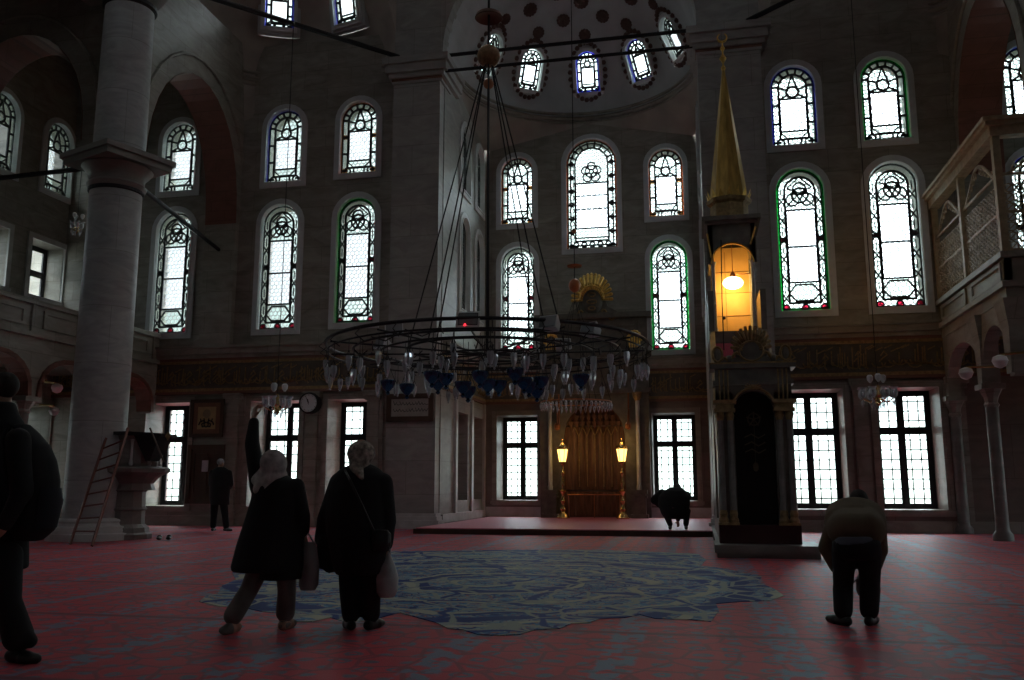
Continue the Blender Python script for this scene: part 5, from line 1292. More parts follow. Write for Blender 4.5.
def small_chandelier(c, R, n, label, top):
    o = thing('glass_chandelier', label, 'chandelier', c); x, y, z = c
    MB().tube([(x, y, z), (x, y, top)], .008, 5).build('suspension_wire', iron_m, o)
    MB().lathe([(.01, z+.16), (.05, z+.12), (.03, z+.05), (.06, z-.02), (.03, z-.1), (.05, z-.16), (.001, z-.22)], x, y, 14).build('centre_stem', brass_m, o, smooth=True)
    a_ = MB()
    for k in range(n):
        a = 2*PI*k/n+.3; dx, dy = math.cos(a), math.sin(a)
        a_.tube([(x, y, z-.05), (x+R*.5*dx, y+R*.5*dy, z-.14), (x+R*dx, y+R*dy, z-.08)], .01, 5)
    a_.build('arms', brass_m, o)
    for k in range(n):
        a = 2*PI*k/n+.3; xx, yy = x+R*math.cos(a), y+R*math.sin(a)
        MB().lathe([(.02, z-.08), (.055, z-.04), (.062, z+.04), (.05, z+.07), (.075, z+.11), (.068, z+.11), (.042, z+.06), (.05, z-.03), (.015, z-.06)], xx, yy, 12).build('glass_shade', cry_m, o, smooth=True)
        p = bpy.data.objects.new('crystal_drop', cd_me); COL.objects.link(p); p.parent = o; p.location = (xx-x, yy-y, -.1); p.scale = (.6, .6, .6)
    for k in range(5):
        a = 2*PI*k/5; p = bpy.data.objects.new('crystal_drop', cd_me); COL.objects.link(p); p.parent = o; p.location = (.09*math.cos(a), .09*math.sin(a), -.16); p.scale = (.6, .6, .6)
    for k in range(3):
        a = 2*PI*k/3+.5; MB().lathe([(.015, z+.2), (.05, z+.25), (.055, z+.31), (.03, z+.34)], x+.12*math.cos(a), y+.12*math.sin(a), 10).build('glass_cup', globe_m, o, smooth=True)
small_chandelier(at(277, 403, 14.0), .2, 7, 'small glass chandelier hanging just right of the raised hand', TOP)
small_chandelier(at(878, 394, 16.0), .27, 8, 'small glass chandelier hanging in front of the rightmost ground windows', TOP)
small_chandelier(at(77, 226, 20.0), .12, 5, 'tiny glass chandelier high in the left aisle beside the column', 12.0)
for k, (gx, gy, gY, ax, ay, lab) in enumerate(((966, 373, 19.9, 984, 367, 'white globe lamp on a brass arm, the one nearer the far wall under the loge'), (1000, 361, 18.3, 1016, 353, 'white globe lamp on a brass arm, the nearer one under the loge'),
                                              (57, 388, 20.2, 30, 379, 'white globe lamp on a long brass arm under the left gallery'), (54, 411, 22.4, 50, 405, 'small white globe lamp hanging before the window under the left gallery'))):
    c, a = at(gx, gy, gY), at(ax, ay, gY)
    o = thing('globe_lamp', lab, 'wall lamp', c); MB().lathe([(.03, c.z+.12), (.12, c.z+.08), (.145, c.z), (.1, c.z-.1), (.02, c.z-.14)], c.x, c.y, 16).build('globe', globe_m, o, smooth=True)
    MB().tube([c+Vector((0, 0, .12)), a, a+Vector((.55 if k < 2 else -.4, .05, .02))], .028, 6).build('brass_arm', brass_m, o)
bp_ = MB(); c = at(18, 380, 19.3); bp_.tube([c, (c.x, c.y, 2.6)], .03, 6); bp_.tube([c, c+Vector((.5, 0, .02)), c+Vector((.85, 0, -.02))], .02, 6); tag(bp_.build('brass_pole', copper_m), 'brass bracket pole beside the head of the leftmost visitor', 'bracket')

# ================================================================== people
def cap(mb, p, q, r0, r1, sq=1.0):
    p, q = Vector(p), Vector(q); mb.tube([p, p.lerp(q, .5), q], [r0, (r0+r1)/2, r1], 14); mb.ball(p, r0*.995, 14, 8); mb.ball(q, r1*.995, 14, 8)
def fuse(mb, name, m, parent, voxel, it=4, fac=.5):
    off = parent_loc(parent); me = mb.mesh(name, m, off)
    o = bpy.data.objects.new('tmp', me); COL.objects.link(o)
    r = o.modifiers.new('r', 'REMESH'); r.mode = 'VOXEL'; r.voxel_size = voxel; r.use_smooth_shade = True
    s = o.modifiers.new('s', 'SMOOTH'); s.factor = fac; s.iterations = it
    bpy.context.view_layer.update(); dg = bpy.context.evaluated_depsgraph_get()
    out = bpy.data.meshes.new_from_object(o.evaluated_get(dg)); out.name = name
    out.materials.clear(); out.materials.append(m)
    bpy.data.objects.remove(o)
    for p in out.polygons: p.use_smooth = True
    n = bpy.data.objects.new(name, out); COL.objects.link(n); n.parent = parent
    return n
def frame3(f, u):
    f = Vector(f).normalized(); u = Vector(u); u = (u-f*u.dot(f)).normalized(); s = f.cross(u)
    return Matrix((s, f, u)).transposed().to_4x4()      # columns: side(right), forward, up
def head(mb, c, f, u, k=1.0):
    M = frame3(f, u); c = Vector(c)
    P = lambda x, y, z: c+M.to_3x3() @ Vector((x*k, y*k, z*k))
    mb.ball(P(0, -.01, .025), (.074*k, .093*k, .09*k), 18, 12, M)
    mb.ball(P(0, .015, -.045), (.058*k, .068*k, .066*k), 14, 10, M)          # face and jaw
    mb.ball(P(0, .045, -.09), (.03*k, .028*k, .022*k), 10, 8, M)             # chin
    mb.tube([P(0, .078, .01), P(0, .1, -.022), P(0, .088, -.036)], [.009*k, .014*k, .012*k], 8)   # nose
    mb.ball(P(0, .072, .03), (.05*k, .018*k, .012*k), 10, 6, M)              # brow
    for s in (-1, 1):
        mb.ball(P(s*.03, .074, .008), (.013*k, .01*k, .009*k), 8, 6, M)      # eyes
        mb.ball(P(s*.078, -.01, -.01), (.01*k, .02*k, .032*k), 8, 6, M)      # ears
        mb.ball(P(s*.035, .058, -.03), (.02*k, .016*k, .02*k), 8, 6, M)
    mb.ball(P(0, .08, -.06), (.022*k, .01*k, .008*k), 8, 6, M)               # mouth
def hand(mb, w, d, n, side=1, curl=.5, k=1.0):
    """w wrist, d direction to the fingers, n out of the back of the hand"""
    d = Vector(d).normalized(); n = Vector(n); n = (n-d*n.dot(d)).normalized(); s = d.cross(n)*side; w = Vector(w)
    for a in (-.028, -.009, .01, .028): cap(mb, w+s*a*.7, w+d*.085*k+s*a, .0135, .012)
    for a, L in ((-.03, .055), (-.01, .072), (.01, .078), (.03, .068)):
        p = w+d*.085*k+s*a; dd = d.copy()
        for j, f in enumerate((.42, .32, .26)):
            ang = curl*(j+.6)*.75; v = (d*math.cos(ang)-n*math.sin(ang)).normalized(); q = p+v*L*f*1.15
            cap(mb, p, q, .0095-.001*j, .0085-.001*j); p = q
    p = w+d*.02+s*.034; q = p+(d*.6+s*.75-n*.2).normalized()*.04; r = q+(d*.9+s*.25-n*.35).normalized()*.032
    cap(mb, p, q, .013, .011); cap(mb, q, r, .011, .009)
def foot(mb, ankle, d, L=.24):
    a = Vector(ankle); d = Vector((d[0], d[1], 0)).normalized(); s = Vector((-d.y, d.x, 0))
    heel = Vector((a.x, a.y, .04))-d*.05; toe = Vector((a.x, a.y, .03))+d*(L-.08)
    cap(mb, heel, heel.lerp(toe, .6), .042, .046); cap(mb, heel.lerp(toe, .6)+s*.012, toe+s*.012, .045, .032); cap(mb, heel.lerp(toe, .6)-s*.015, toe-s*.02-d*.02, .042, .03)
    cap(mb, a+Vector((0, 0, .0)), heel.lerp(toe, .25)+Vector((0, 0, .03)), .045, .042)
def torso(mb, rings, n=20):
    """rings: (centre, half width vector, half depth vector)"""
    R = []
    for c, a, b_ in rings:
        c, a, b_ = Vector(c), Vector(a), Vector(b_)
        R.append([tuple(c+a*math.cos(2*PI*i/n)+b_*math.sin(2*PI*i/n)) for i in range(n)])
    mb.loft(R)
def pxr(y, xl, xr, Y, dep, dy=0):
    """elliptic cross-section measured in the photo: left and right edge at image height y, depth Y"""
    l, r = at(xl, y, Y), at(xr, y, Y); c = (l+r)/2; c.y += dy
    return (c, (r-l)/2, Vector((0, dep, 0)))
PB = .011                                                    # body voxel
# --- woman in a long black coat, right arm swung up, pale scarf, grey trousers
Y = 6.8
o = thing('person', 'woman in black coat and pale headscarf raising one arm to point upward', 'person', (at(262, 628, Y).x, Y, 0))
b = MB(); hd = at(274, 463, Y); nk = at(277, 477, Y+.0)
SL, SR = at(259, 487, Y), at(296, 487, Y); EL, WL = at(252, 443, Y+.05), at(254, 418, Y+.1)
ER, WR = at(303, 517, Y-.03), at(304, 533, Y+.1)
PL = at(274, 545, Y); HL, HR = at(266, 552, Y), at(285, 552, Y); KL, KR = at(249, 590, Y-.05), at(287, 590, Y); AL = Vector((at(233, 622, 6.62).x, 6.62, .09)); AR = Vector((at(285, 622, 6.85).x, 6.85, .09))
head(b, hd, (-.35, .75, .65), (.1, -.6, .75), .95); cap(b, nk, hd+(nk-hd)*.2, .052, .05)
torso(b, [(PL+Vector((0, 0, -.08)), (.12, 0, 0), (0, .09, 0)), (PL, (.16, 0, 0), (0, .11, 0)), (at(275, 520, Y), (.12, 0, 0), (0, .09, 0)), (at(276, 500, Y), (.15, 0, 0), (0, .10, 0)), (at(277, 484, Y), (.15, 0, 0), (0, .085, 0)), (at(277, 477, Y), (.06, 0, 0), (0, .055, 0))])
for S, E_, W in ((SL, EL, WL), (SR, ER, WR)): cap(b, S, E_, .048, .038); cap(b, E_, W, .038, .026)
hand(b, WL, (0.02, .15, 1), (-.6, -.8, 0), 1, 1.3); hand(b, WR, (.1, .1, -1), (1, -.2, 0), 1, 1.0)
for H, K, A in ((HL, KL, AL), (HR, KR, AR)): cap(b, H, K, .08, .052); cap(b, K, A, .05, .034)
foot(b, AL, (-.15, -.98), .18); foot(b, AR, (-.1, .95))
fuse(b, 'body', skin_m, o, PB)
t = MB()
for H, K, A in ((HL, KL, AL), (HR, KR, AR)): cap(t, H, K, .10, .075); cap(t, K, A+Vector((0, 0, .04)), .075, .078)
fuse(t, 'trousers', grey_m, o, .014, 6)
c = MB(); torso(c, [pxr(571, 234, 303, Y, .23), pxr(566, 233, 304, Y, .23), pxr(545, 238, 303, Y, .20), pxr(520, 246, 303, Y, .17), pxr(500, 252, 302, Y, .155), pxr(488, 254, 300, Y, .15), pxr(480, 261, 294, Y, .12), pxr(475, 268, 287, Y, .08)])
cap(c, SL, EL, .078, .062); cap(c, EL, at(254, 422, Y+.09), .062, .045); cap(c, SR, ER, .075, .06); cap(c, ER, WR+(ER-WR)*.15, .06, .048)
torso(c, [pxr(579, 262, 302, Y, .18), pxr(560, 262, 302, Y, .18)])
fuse(c, 'coat', black_m, o, .014, 5)
s = MB(); M = frame3((-.35, .75, .65), (.1, -.6, .75)); s.ball(hd+M.to_3x3() @ Vector((0, -.03, .015)), (.112, .118, .122), 18, 12, M)
cap(s, hd+Vector((0, -.03, -.06)), nk+Vector((0, -.02, -.03)), .085, .10); cap(s, nk+Vector((-.06, -.03, -.0)), at(260, 489, Y-.08), .10, .06); cap(s, nk, at(280, 486, Y-.06), .09, .06); cap(s, nk+Vector((-.02, -.06, -.02)), at(268, 490, Y-.1), .085, .05); cap(s, hd+Vector((-.06, 0, -.05)), at(257, 480, Y-.05), .05, .05)
fuse(s, 'headscarf', scarf_m, o, .012, 5)
s = MB(); foot(s, AL, (-.15, -.98), .2); fuse(s, 'sock', grey_m, o, .012, 4); s = MB(); foot(s, AR, (-.1, .95), .25); fuse(s, 'sock', grey_m, o, .012, 4)
bg_ = MB(); Yb = 6.85; torso(bg_, [pxr(590, 301, 315, Yb, .05), pxr(585, 299, 318, Yb, .06), pxr(565, 300, 319, Yb, .06), pxr(548, 301, 317, Yb, .045), pxr(542, 303, 315, Yb, .02)], 14)
bo = thing('cloth_bag', 'limp grey bag held low between the two women', 'bag', at(308, 590, Yb)); bg_.build('bag_body', bag2_m, bo, smooth=True)
q = MB(); q.tube([at(304, 543, Yb), at(304, 534, Yb+.02), at(309, 534, Yb+.03), at(314, 543, Yb)], .008, 6); q.build('handle', bag2_m, bo)
# --- woman in black with patterned scarf, seen from behind
Y = 6.98
o = thing('person', 'broad woman in black coat and patterned headscarf carrying a plastic bag', 'person', (at(360, 628, Y).x, Y, 0))
b = MB(); hd = at(362, 452, Y); nk = at(361, 468, Y)
SL, SR = at(340, 483, Y), at(383, 483, Y); EL, WL = at(326, 520, Y), at(320, 542, Y+.05); ER, WR = at(388, 522, Y), at(387, 548, Y)
HL, HR = at(351, 548, Y), at(372, 548, Y); KL, KR = at(350, 590, Y), at(370, 590, Y); AL = Vector((at(352, 622, Y).x, 6.95, .09)); AR = Vector((at(370, 622, Y).x, 7.0, .09))
head(b, hd, (0, .93, .35), (0, -.3, .95), .95); cap(b, nk, hd+Vector((0, 0, -.05)), .055, .05)
torso(b, [(at(361, 556, Y), (.15, 0, 0), (0, .11, 0)), (at(361, 545, Y), (.19, 0, 0), (0, .14, 0)), (at(361, 520, Y), (.17, 0, 0), (0, .13, 0)), (at(361, 495, Y), (.18, 0, 0), (0, .13, 0)), (at(361, 478, Y), (.16, 0, 0), (0, .1, 0)), (nk, (.06, 0, 0), (0, .055, 0))])
for S, E_, W in ((SL, EL, WL), (SR, ER, WR)): cap(b, S, E_, .055, .042); cap(b, E_, W, .042, .028)
hand(b, WL, (.05, 0, -1), (-1, 0, 0), 1, .9); hand(b, WR, (0, .05, -1), (1, 0, 0), -1, 1.4)
for H, K, A in ((HL, KL, AL), (HR, KR, AR)): cap(b, H, K, .09, .06); cap(b, K, A, .055, .036)
fuse(b, 'body', skin_m, o, PB)
t = MB()
for H, K, A in ((HL, KL, AL), (HR, KR, AR)): cap(t, H, K, .115, .088); cap(t, K, A+Vector((0, 0, .03)), .088, .075)
fuse(t, 'trousers', black_m, o, .014, 5)
c = MB(); torso(c, [pxr(574, 337, 384, Y, .18), pxr(560, 333, 388, Y, .20), pxr(535, 328, 389, Y, .20), pxr(510, 326, 389, Y, .19), pxr(490, 328, 388, Y, .18), pxr(476, 333, 386, Y, .15), pxr(469, 341, 380, Y, .12), pxr(464, 352, 371, Y, .08)])
cap(c, SL, EL, .092, .078); cap(c, EL, WL+(EL-WL)*.1, .075, .055); cap(c, SR, ER, .085, .07); cap(c, ER, WR+(ER-WR)*.15, .065, .05)
cap(c, at(326, 540, Y), at(322, 562, Y), .07, .06); cap(c, at(335, 550, Y), at(330, 566, Y), .08, .06)
fuse(c, 'coat', black_m, o, .014, 6)
s = MB(); M = frame3((0, .93, .35), (0, -.3, .95)); s.ball(hd+Vector((0, -.02, -.01)), (.118, .12, .108), 18, 12, M); cap(s, hd+Vector((0, -.05, -.04)), nk+Vector((0, -.04, -.02)), .09, .085); cap(s, nk+Vector((0, -.09, 0)), at(362, 478, Y-.16), .06, .02)
fuse(s, 'headscarf', scarf2_m, o, .012, 5)
s = MB(); foot(s, AL, (-.5, .85), .26); fuse(s, 'shoe', leather_m, o, .012, 3); s = MB(); foot(s, AR, (.1, .98), .26); fuse(s, 'shoe', leather_m, o, .012, 3)
hb = thing('shoulder_bag', 'black handbag tucked under the right arm of the broad woman', 'bag', at(381, 550, Y-.15))
q = MB(); torso(q, [pxr(551, 374, 389, Y-.17, .05), pxr(545, 371, 391, Y-.17, .07), pxr(534, 371, 391, Y-.17, .06), pxr(530, 374, 388, Y-.17, .03)], 14); q.build('bag_body', leather_m, hb, smooth=True)
q = MB(); q.tube([at(374, 531, Y-.18), at(362, 505, Y-.26), at(350, 480, Y-.2), at(345, 470, Y-.1)], .011, 6); q.build('strap', leather_m, hb)
pb = thing('plastic_bag', 'pale plastic carrier bag hanging from the right hand of the broad woman', 'bag', at(387, 597, Y))
q = MB(); torso(q, [pxr(597, 380, 394, Y, .06), pxr(592, 377, 397, Y, .09), pxr(578, 376, 398, Y, .095), pxr(566, 379, 395, Y, .07), pxr(556, 385, 391, Y, .03), pxr(552, 386, 390, Y, .012)], 16); q.build('bag_body', bag_m, pb, smooth=True)
q = MB(); q.tube([at(386, 557, Y), at(386, 549, Y), at(390, 549, Y), at(390, 557, Y)], .009, 6); q.build('handle', bag_m, pb)
q = MB(); torso(q, [pxr(597, 378, 386, Y+.12, .05), pxr(575, 376, 385, Y+.12, .06), pxr(560, 381, 386, Y+.12, .03)], 12); tag(q.build('dark_pouch', leather_m, smooth=True, off=at(381, 597, Y+.12)), 'dark pouch hanging behind the pale plastic bag', 'bag')
# --- man bowing on the right
Y = 8.04
o = thing('person', 'man in brown pullover bending forward, seen from behind at the right', 'person', (at(855, 625, Y).x, Y, 0))
b = MB(); HL, HR = at(844, 548, Y), at(869, 548, Y); KL, KR = at(843, 588, Y+.05), at(870, 588, Y+.05); AL = Vector((at(843, 620, Y).x, 8.0, .09)); AR = Vector((at(870, 620, Y).x, 8.05, .09))
PL = at(856, 540, Y); CH = at(855, 515, Y+.38); NK = at(857, 511, Y+.55); hd = at(859, 503, Y+.62)
head(b, hd, (0, .45, -.9), (0, .9, .4)); cap(b, NK, hd, .058, .055)
torso(b, [(PL+Vector((0, -.02, -.08)), (.15, 0, 0), (0, .1, .03)), (PL+Vector((0, .02, .02)), (.17, 0, 0), (0, .1, .08)), (PL.lerp(CH, .5), (.16, 0, 0), (0, .04, .12)), (CH, (.19, 0, 0), (0, .03, .12)), (NK, (.08, 0, 0), (0, .02, .06))])
SL, SR = at(832, 520, Y+.42), at(880, 520, Y+.42); EL, WL = at(826, 548, Y+.3), at(838, 572, Y+.25); ER, WR = at(880, 550, Y+.3), at(873, 574, Y+.25)
for S, E_, W in ((SL, EL, WL), (SR, ER, WR)): cap(b, S, E_, .055, .043); cap(b, E_, W, .042, .03)
hand(b, WL, (.3, -.1, -1), (-1, 0, 0), 1, .7); hand(b, WR, (-.5, -.1, -.9), (1, 0, 0), -1, .7)
for H, K, A in ((HL, KL, AL), (HR, KR, AR)): cap(b, H, K, .09, .06); cap(b, K, A, .055, .038)
fuse(b, 'body', skin_m, o, PB)
t = MB(); torso(t, [pxr(559, 835, 880, Y, .13), pxr(552, 831, 882, Y, .16), pxr(542, 832, 881, Y, .16), pxr(537, 836, 877, Y+.05, .12)])
for H, K, A in ((HL, KL, AL), (HR, KR, AR)): cap(t, H+Vector((0, 0, -.02)), K, .105, .08); cap(t, K, A+Vector((0, 0, .03)), .085, .078)
fuse(t, 'trousers', black_m, o, .014, 5)
c = MB(); CB = at(856, 530, Y+.06)
torso(c, [(CB, (.255, 0, 0), (0, .09, .07)), (at(855, 522, Y+.15), (.26, 0, 0), (0, .06, .14)), (at(855, 514, Y+.32), (.25, 0, 0), (0, .04, .15)), (at(856, 512, Y+.45), (.2, 0, 0), (0, .03, .13)), (at(857, 511, Y+.55), (.1, 0, 0), (0, .02, .08))])
cap(c, SL+Vector((.04, 0, 0)), EL, .088, .07); cap(c, EL, WL+(EL-WL)*.2, .065, .055); cap(c, SR+Vector((-.04, 0, 0)), ER, .088, .07); cap(c, ER, WR+(ER-WR)*.2, .065, .055)
for dx in (-.09, 0, .09): cap(c, at(856, 530, Y+.06)+Vector((dx, 0, 0)), at(856, 517, Y+.4)+Vector((dx, 0, 0)), .15, .14)
fuse(c, 'pullover', brownc_m, o, .014, 8)
s = MB(); torso(s, [pxr(544, 833, 874, Y+.0, .15, -.02), pxr(536, 835, 873, Y+.03, .15, -.02)]); fuse(s, 'shirt_tail', shirt_m, o, .014, 3)
s = MB(); M = frame3((0, .45, -.9), (0, .9, .4)); s.ball(hd+Vector((0, .0, .03)), (.084, .1, .09), 16, 10, M); fuse(s, 'hair', dhair_m, o, .012, 2)
s = MB(); foot(s, AL, (-.45, .9), .27); fuse(s, 'shoe', leather_m, o, .012, 3); s = MB(); foot(s, AR, (.35, .94), .27); fuse(s, 'shoe', leather_m, o, .012, 3)
q = MB(); Yc = Y+.28; torso(q, [pxr(595, 858, 862, Yc, .02), pxr(590, 856, 863, Yc, .03), pxr(580, 856, 864, Yc, .03), pxr(574, 858, 868, Yc, .02)], 12); q.tube([at(862, 576, Yc), at(856, 580, Yc-.02), at(852, 584, Yc-.02)], .006, 5)
tag(q.build('cloth_pouch', bag2_m, smooth=True, off=at(859, 595, Yc)), 'small dark cloth dangling between the knees of the bending man', 'cloth')
# --- crouching figure on the platform
Y = 20.9
o = thing('person', 'person in black crouching over on the platform by the niche window', 'person', (at(676, 526, Y).x, Y, PZ))
b = MB(); zf = lambda p, z: Vector((p.x, p.y, z))
PL = at(674, 504, Y-.05); CH = at(674, 497, Y+.3); NK = at(676, 492, Y+.45); hd = at(677, 488, Y+.55)
head(b, hd, (0, .6, -.8), (0, .8, .6)); cap(b, NK, hd, .058, .055)
torso(b, [(PL+Vector((0, -.1, -.08)), (.16, 0, 0), (0, .1, 0)), (PL, (.19, 0, 0), (0, .1, .1)), (CH, (.2, 0, 0), (0, .06, .13)), (NK, (.08, 0, 0), (0, .03, .06))])
legs = []
for px, kx, hx in ((670, 665, 669), (686, 687, 680)):
    H, K, A = at(hx, 508, Y), at(kx, 511, Y+.25), zf(at(px, 524, Y+.1), PZ+.09); legs.append((H, K, A)); cap(b, H, K, .09, .06); cap(b, K, A, .055, .038)
SL, EL, WL = at(662, 494, Y+.3), at(655, 500, Y+.2), at(663, 507, Y+.3); SR, ER, WR = at(687, 495, Y+.3), at(681, 508, Y+.35), at(678, 521, Y+.35)
for S, E_, W in ((SL, EL, WL), (SR, ER, WR)): cap(b, S, E_, .055, .043); cap(b, E_, W, .042, .03)
hand(b, WL, (.8, .1, -.5), (0, 0, 1), 1, .6); hand(b, WR, (0, .1, -1), (0, -1, 0), 1, .4, .8)
fuse(b, 'body', skin_m, o, PB)
c = MB(); torso(c, [pxr(519, 665, 684, Y, .16), pxr(514, 661, 688, Y, .26, .05), pxr(505, 658, 690, Y, .32, .1), pxr(497, 658, 690, Y, .32, .15), pxr(491, 663, 686, Y, .28, .2), pxr(487, 670, 681, Y, .18, .25)])
cap(c, SL, EL, .12, .11); cap(c, EL, WL, .1, .08); cap(c, SR, ER, .09, .08); cap(c, ER, WR+Vector((0, 0, .04)), .075, .055)
fuse(c, 'jacket', black_m, o, .016, 4)
t = MB()
for H, K, A in legs: cap(t, H, K, .12, .09); cap(t, K, A+Vector((0, 0, .04)), .085, .065)
fuse(t, 'trousers', navy_m, o, .016, 4)
s = MB(); M = frame3((0, .6, -.8), (0, .8, .6)); s.ball(hd+Vector((0, -.01, .02)), (.09, .105, .095), 14, 10, M); fuse(s, 'hair', dhair_m, o, .013, 2)
s = MB()
for H, K, A in legs:
    s = MB(); d = Vector((0, -1, 0)); h_ = Vector((A.x, A.y+.05, PZ+.045)); cap(s, h_, h_+d*.18, .045, .038); cap(s, A, h_, .045, .045); fuse(s, 'sock', grey_m, o, .012, 2)
# --- man standing far left
Y = 20.8
o = thing('person', 'grey-haired man in black standing by the dark cupboard', 'person', (at(219, 531, Y).x, Y, 0))
b = MB(); hd = at(221, 463, Y); nk = at(220, 469, Y); head(b, hd, (.3, .95, -.1), (0, .1, 1)); cap(b, nk, hd, .058, .055)
torso(b, [(at(219, 499, Y), (.15, 0, 0), (0, .1, 0)), (at(219, 494, Y), (.17, 0, 0), (0, .12, 0)), (at(220, 486, Y), (.15, 0, 0), (0, .11, 0)), (at(220, 476, Y), (.18, 0, 0), (0, .12, 0)), (at(220, 470, Y), (.16, 0, 0), (0, .09, 0)), (nk, (.06, 0, 0), (0, .06, 0))])
SL, EL, WL = at(212, 473, Y), at(211, 485, Y), at(215, 490, Y+.3); SR, ER, WR = at(229, 473, Y), at(231, 484, Y+.05), at(229, 489, Y+.3)
for S, E_, W in ((SL, EL, WL), (SR, ER, WR)): cap(b, S, E_, .055, .043); cap(b, E_, W, .042, .03)
hand(b, WL, (.4, .8, 0), (-.3, 0, 1), -1, .8); hand(b, WR, (-.6, .7, .1), (.3, 0, 1), 1, .8)
HL, HR = at(215, 498, Y), at(223, 498, Y); KL, KR = at(214, 514, Y), at(225, 514, Y); AL, AR = zf(at(213, 528, Y), .09), zf(at(226, 528, Y), .09)
for H, K, A in ((HL, KL, AL), (HR, KR, AR)): cap(b, H, K, .085, .06); cap(b, K, A, .052, .038)
fuse(b, 'body', skin_m, o, PB)
c = MB(); torso(c, [pxr(505, 211, 229, Y, .17), pxr(498, 210, 229, Y, .17), pxr(485, 210, 230, Y, .17), pxr(476, 210, 231, Y, .16), pxr(470, 213, 229, Y, .12), pxr(467, 217, 224, Y, .08)])
for S, E_, W in ((SL, EL, WL), (SR, ER, WR)): cap(c, S, E_, .08, .068); cap(c, E_, W+(E_-W)*.15, .064, .05)
fuse(c, 'jacket', black_m, o, .016, 4)
t = MB()
for H, K, A in ((HL, KL, AL), (HR, KR, AR)): cap(t, H, K, .11, .09); cap(t, K, A+Vector((0, 0, .03)), .085, .075)
fuse(t, 'trousers', black_m, o, .016, 4)
s = MB(); M = frame3((.3, .95, -.1), (0, .1, 1)); s.ball(hd+Vector((-.005, -.018, .03)), (.085, .1, .088), 14, 10, M); fuse(s, 'hair', hair_m, o, .012, 2)
s = MB(); foot(s, AL, (-.3, .95), .27); fuse(s, 'shoe', leather_m, o, .012, 3); s = MB(); foot(s, AR, (.8, -.3), .27); fuse(s, 'shoe', leather_m, o, .012, 3)
# --- visitor cut by the left edge, backpack on
Y = 5.35
o = thing('person', 'tall visitor in black walking out of view with a backpack on', 'person', (at(8, 655, Y).x, Y, 0))
b = MB(); hd = at(3, 389, Y); nk = at(2, 410, Y); head(b, hd, (-.9, .4, 0), (0, 0, 1)); cap(b, nk, hd, .06, .058)
torso(b, [(at(-8, 560, Y), (.16, 0, 0), (0, .12, 0)), (at(-8, 540, Y), (.18, 0, 0), (0, .13, 0)), (at(-5, 500, Y), (.15, 0, 0), (0, .11, 0)), (at(-3, 450, Y), (.19, 0, 0), (0, .13, 0)), (at(0, 425, Y), (.17, 0, 0), (0, .1, 0)), (nk, (.065, 0, 0), (0, .06, 0))])
SL, EL, WL = at(-26, 440, Y+.1), at(-36, 490, Y+.1), at(-40, 535, Y+.25); SR, ER, WR = at(18, 440, Y-.14), at(22, 492, Y-.2), at(2, 530, Y-.25)
for S, E_, W in ((SL, EL, WL), (SR, ER, WR)): cap(b, S, E_, .055, .043); cap(b, E_, W, .042, .03)
hand(b, WL, (0, .3, -1), (-1, 0, 0), 1, .7); hand(b, WR, (-.7, 0, -.5), (.3, -1, 0), 1, .7)
HL, HR = at(-16, 555, Y+.05), at(4, 555, Y-.05); KL, KR = at(-40, 600, Y+.1), at(8, 600, Y-.1); AL, AR = zf(at(-70, 640, Y+.15), .09), zf(at(18, 640, Y-.1), .13)
for H, K, A in ((HL, KL, AL), (HR, KR, AR)): cap(b, H, K, .09, .062); cap(b, K, A, .055, .04)
fuse(b, 'body', skin_m, o, PB)
c = MB(); torso(c, [pxr(570, -32, 22, Y, .2), pxr(540, -32, 22, Y, .2), pxr(500, -30, 26, Y, .18), pxr(450, -32, 30, Y, .18), pxr(430, -26, 25, Y, .15), pxr(414, -10, 16, Y, .1), pxr(402, -6, 12, Y, .085)])
for S, E_, W in ((SL, EL, WL), (SR, ER, WR)): cap(c, S, E_, .085, .072); cap(c, E_, W+(E_-W)*.15, .066, .05)
fuse(c, 'jacket', black_m, o, .016, 4)
t = MB()
cap(t, HL, KL, .12, .095); cap(t, KL, AL+Vector((0, 0, .04)), .09, .085); cap(t, HR, KR, .12, .085); cap(t, KR, AR+Vector((.0, 0, .03)), .082, .1)
cap(t, KR+Vector((.02, 0, -.12)), at(30, 641, Y-.1), .07, .05)
fuse(t, 'trousers', black_m, o, .016, 4)
s = MB(); M = frame3((-.9, .4, 0), (0, 0, 1)); s.ball(hd+Vector((.02, -.005, .025)), (.09, .108, .098), 16, 10, M); fuse(s, 'hair', dhair_m, o, .012, 2)
s = MB(); foot(s, AR, (.95, -.1), .24); fuse(s, 'shoe', leather_m, o, .012, 3); s = MB(); foot(s, AL, (-.9, .2), .26); fuse(s, 'shoe', leather_m, o, .012, 3)
bk = thing('backpack', 'bulging black backpack on the visitor at the left edge', 'backpack', at(38, 540, Y))
q = MB(); torso(q, [pxr(541, 20, 38, Y-.02, .1), pxr(530, 16, 50, Y-.02, .15), pxr(505, 16, 53, Y-.02, .17), pxr(480, 18, 54, Y-.02, .17), pxr(460, 16, 51, Y-.02, .16), pxr(445, 14, 45, Y-.02, .14), pxr(432, 14, 35, Y-.02, .1), pxr(424, 16, 28, Y-.02, .05)], 18)
fuse(q, 'bag_body', black_m, bk, .014, 3)
q = MB(); torso(q, [pxr(528, 36, 52, Y-.02, .1), pxr(500, 42, 57, Y-.02, .12), pxr(488, 44, 56, Y-.02, .1)], 14); q.build('front_pocket', navy_m, bk, smooth=True)
q = MB(); q.tube([at(20, 430, Y-.12), at(8, 424, Y-.14), at(2, 440, Y-.2), at(4, 480, Y-.24), at(16, 510, Y-.18)], .018, 6); q.build('strap', navy_m, bk)

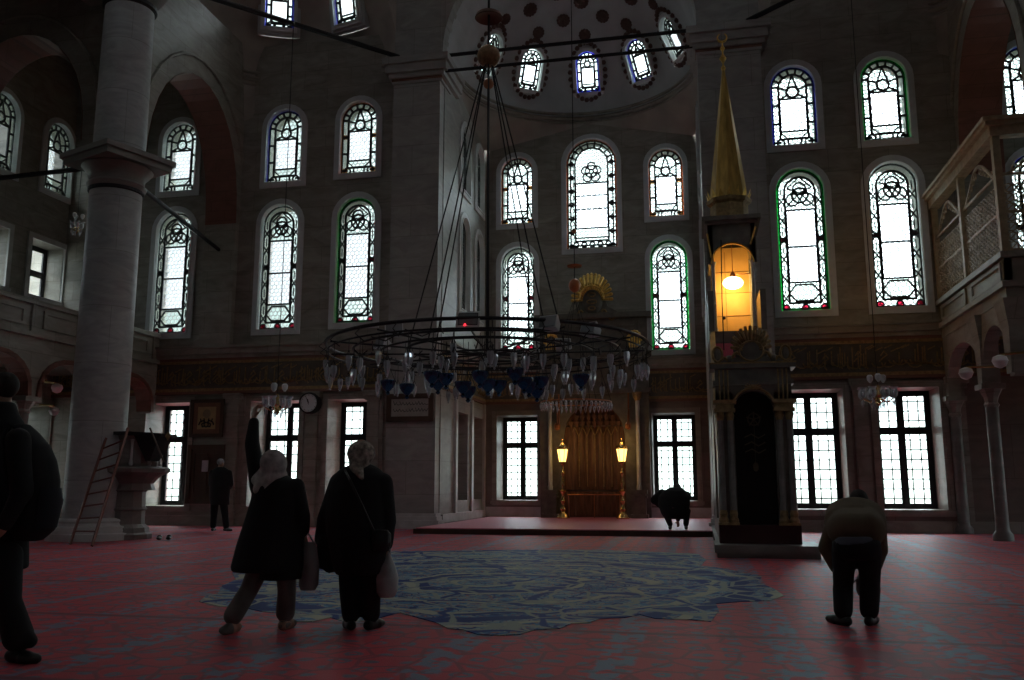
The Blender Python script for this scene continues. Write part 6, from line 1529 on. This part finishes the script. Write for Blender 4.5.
# ------------------------------------------------------------------ daylight and render look
w = bpy.data.worlds.new('sky'); sc.world = w; w.use_nodes = True; t = w.node_tree
bg = t.nodes['Background']; tc = t.nodes.new('ShaderNodeTexCoord'); sx = t.nodes.new('ShaderNodeSeparateXYZ')
t.links.new(tc.outputs['Generated'], sx.inputs[0])
def ramp(src, lo, hi, stops):
    mr = t.nodes.new('ShaderNodeMapRange'); mr.inputs[1].default_value = lo; mr.inputs[2].default_value = hi; t.links.new(src, mr.inputs[0])
    cr = t.nodes.new('ShaderNodeValToRGB'); e = cr.color_ramp.elements
    while len(e) < len(stops): e.new(.5)
    for k, (p, c) in enumerate(stops): e[k].position = (p-lo)/(hi-lo); e[k].color = tuple(c)+(1,)
    t.links.new(mr.outputs[0], cr.inputs[0]); return cr.outputs[0]
def mul(a, b):
    x = t.nodes.new('ShaderNodeMix'); x.data_type = 'RGBA'; x.blend_type = 'MULTIPLY'; x.inputs[0].default_value = 1
    t.links.new(a, x.inputs[6]); t.links.new(b, x.inputs[7]); return x.outputs[2]
# an overcast sky: bright overhead and towards the east (+x), dimmer over the trees and houses low down and to the west
elev = ramp(sx.outputs[2], -1, 1, [(-1, (.02, .02, .02)), (-.05, (.05, .055, .05)), (0, (.13, .152, .142)), (.08, (.145, .168, .165)), (.16, (.26, .29, .31)), (.45, (.28, .31, .34)), (.62, (.88, .95, .97)), (1, (.97, 1, 1))])
west = ramp(sx.outputs[0], -1, 1, [(-1, (.35, .35, .35)), (-.55, (.16, .16, .16)), (-.43, (.2, .2, .2)), (-.34, (.3, .3, .3)), (-.25, (.6, .6, .6)), (-.05, (.62, .62, .62)), (.05, (1, 1, 1)), (1, (1, 1, 1))])
low = ramp(sx.outputs[2], -1, 1, [(-1, (1, 1, 1)), (.08, (1, 1, 1)), (.16, (0, 0, 0)), (.5, (0, 0, 0)), (.62, (.8, .8, .8)), (1, (1, 1, 1))])
lt = t.nodes.new('ShaderNodeMix'); lt.data_type = 'RGBA'; lt.blend_type = 'LIGHTEN'; lt.inputs[0].default_value = 1
t.links.new(west, lt.inputs[6]); t.links.new(low, lt.inputs[7])
t.links.new(mul(elev, lt.outputs[2]), bg.inputs[0]); bg.inputs[1].default_value = 18
w.cycles.sampling_method = 'AUTOMATIC'
for i, (c, ww, hh, rot) in enumerate(PORTALS):
    l = bpy.data.lights.new('daylight_portal', 'AREA'); l.shape = 'RECTANGLE'; l.size = ww; l.size_y = hh; l.cycles.is_portal = True
    o = bpy.data.objects.new('daylight_portal', l); COL.objects.link(o)
    o.location = c; o.rotation_euler = (-PI/2, 0, rot)       # area lights shine along -z: into the room
sc.view_settings.view_transform = 'Standard'; sc.view_settings.look = 'None'; sc.view_settings.gamma = 1; sc.view_settings.use_curve_mapping = False
sc.view_settings.exposure = .62
cy = sc.cycles; cy.use_denoising = True; cy.max_bounces = 7; cy.diffuse_bounces = 4; cy.glossy_bounces = 3; cy.transparent_max_bounces = 24; cy.transmission_bounces = 4
cy.caustics_reflective = False; cy.caustics_refractive = False; cy.sample_clamp_indirect = 4; cy.blur_glossy = 1
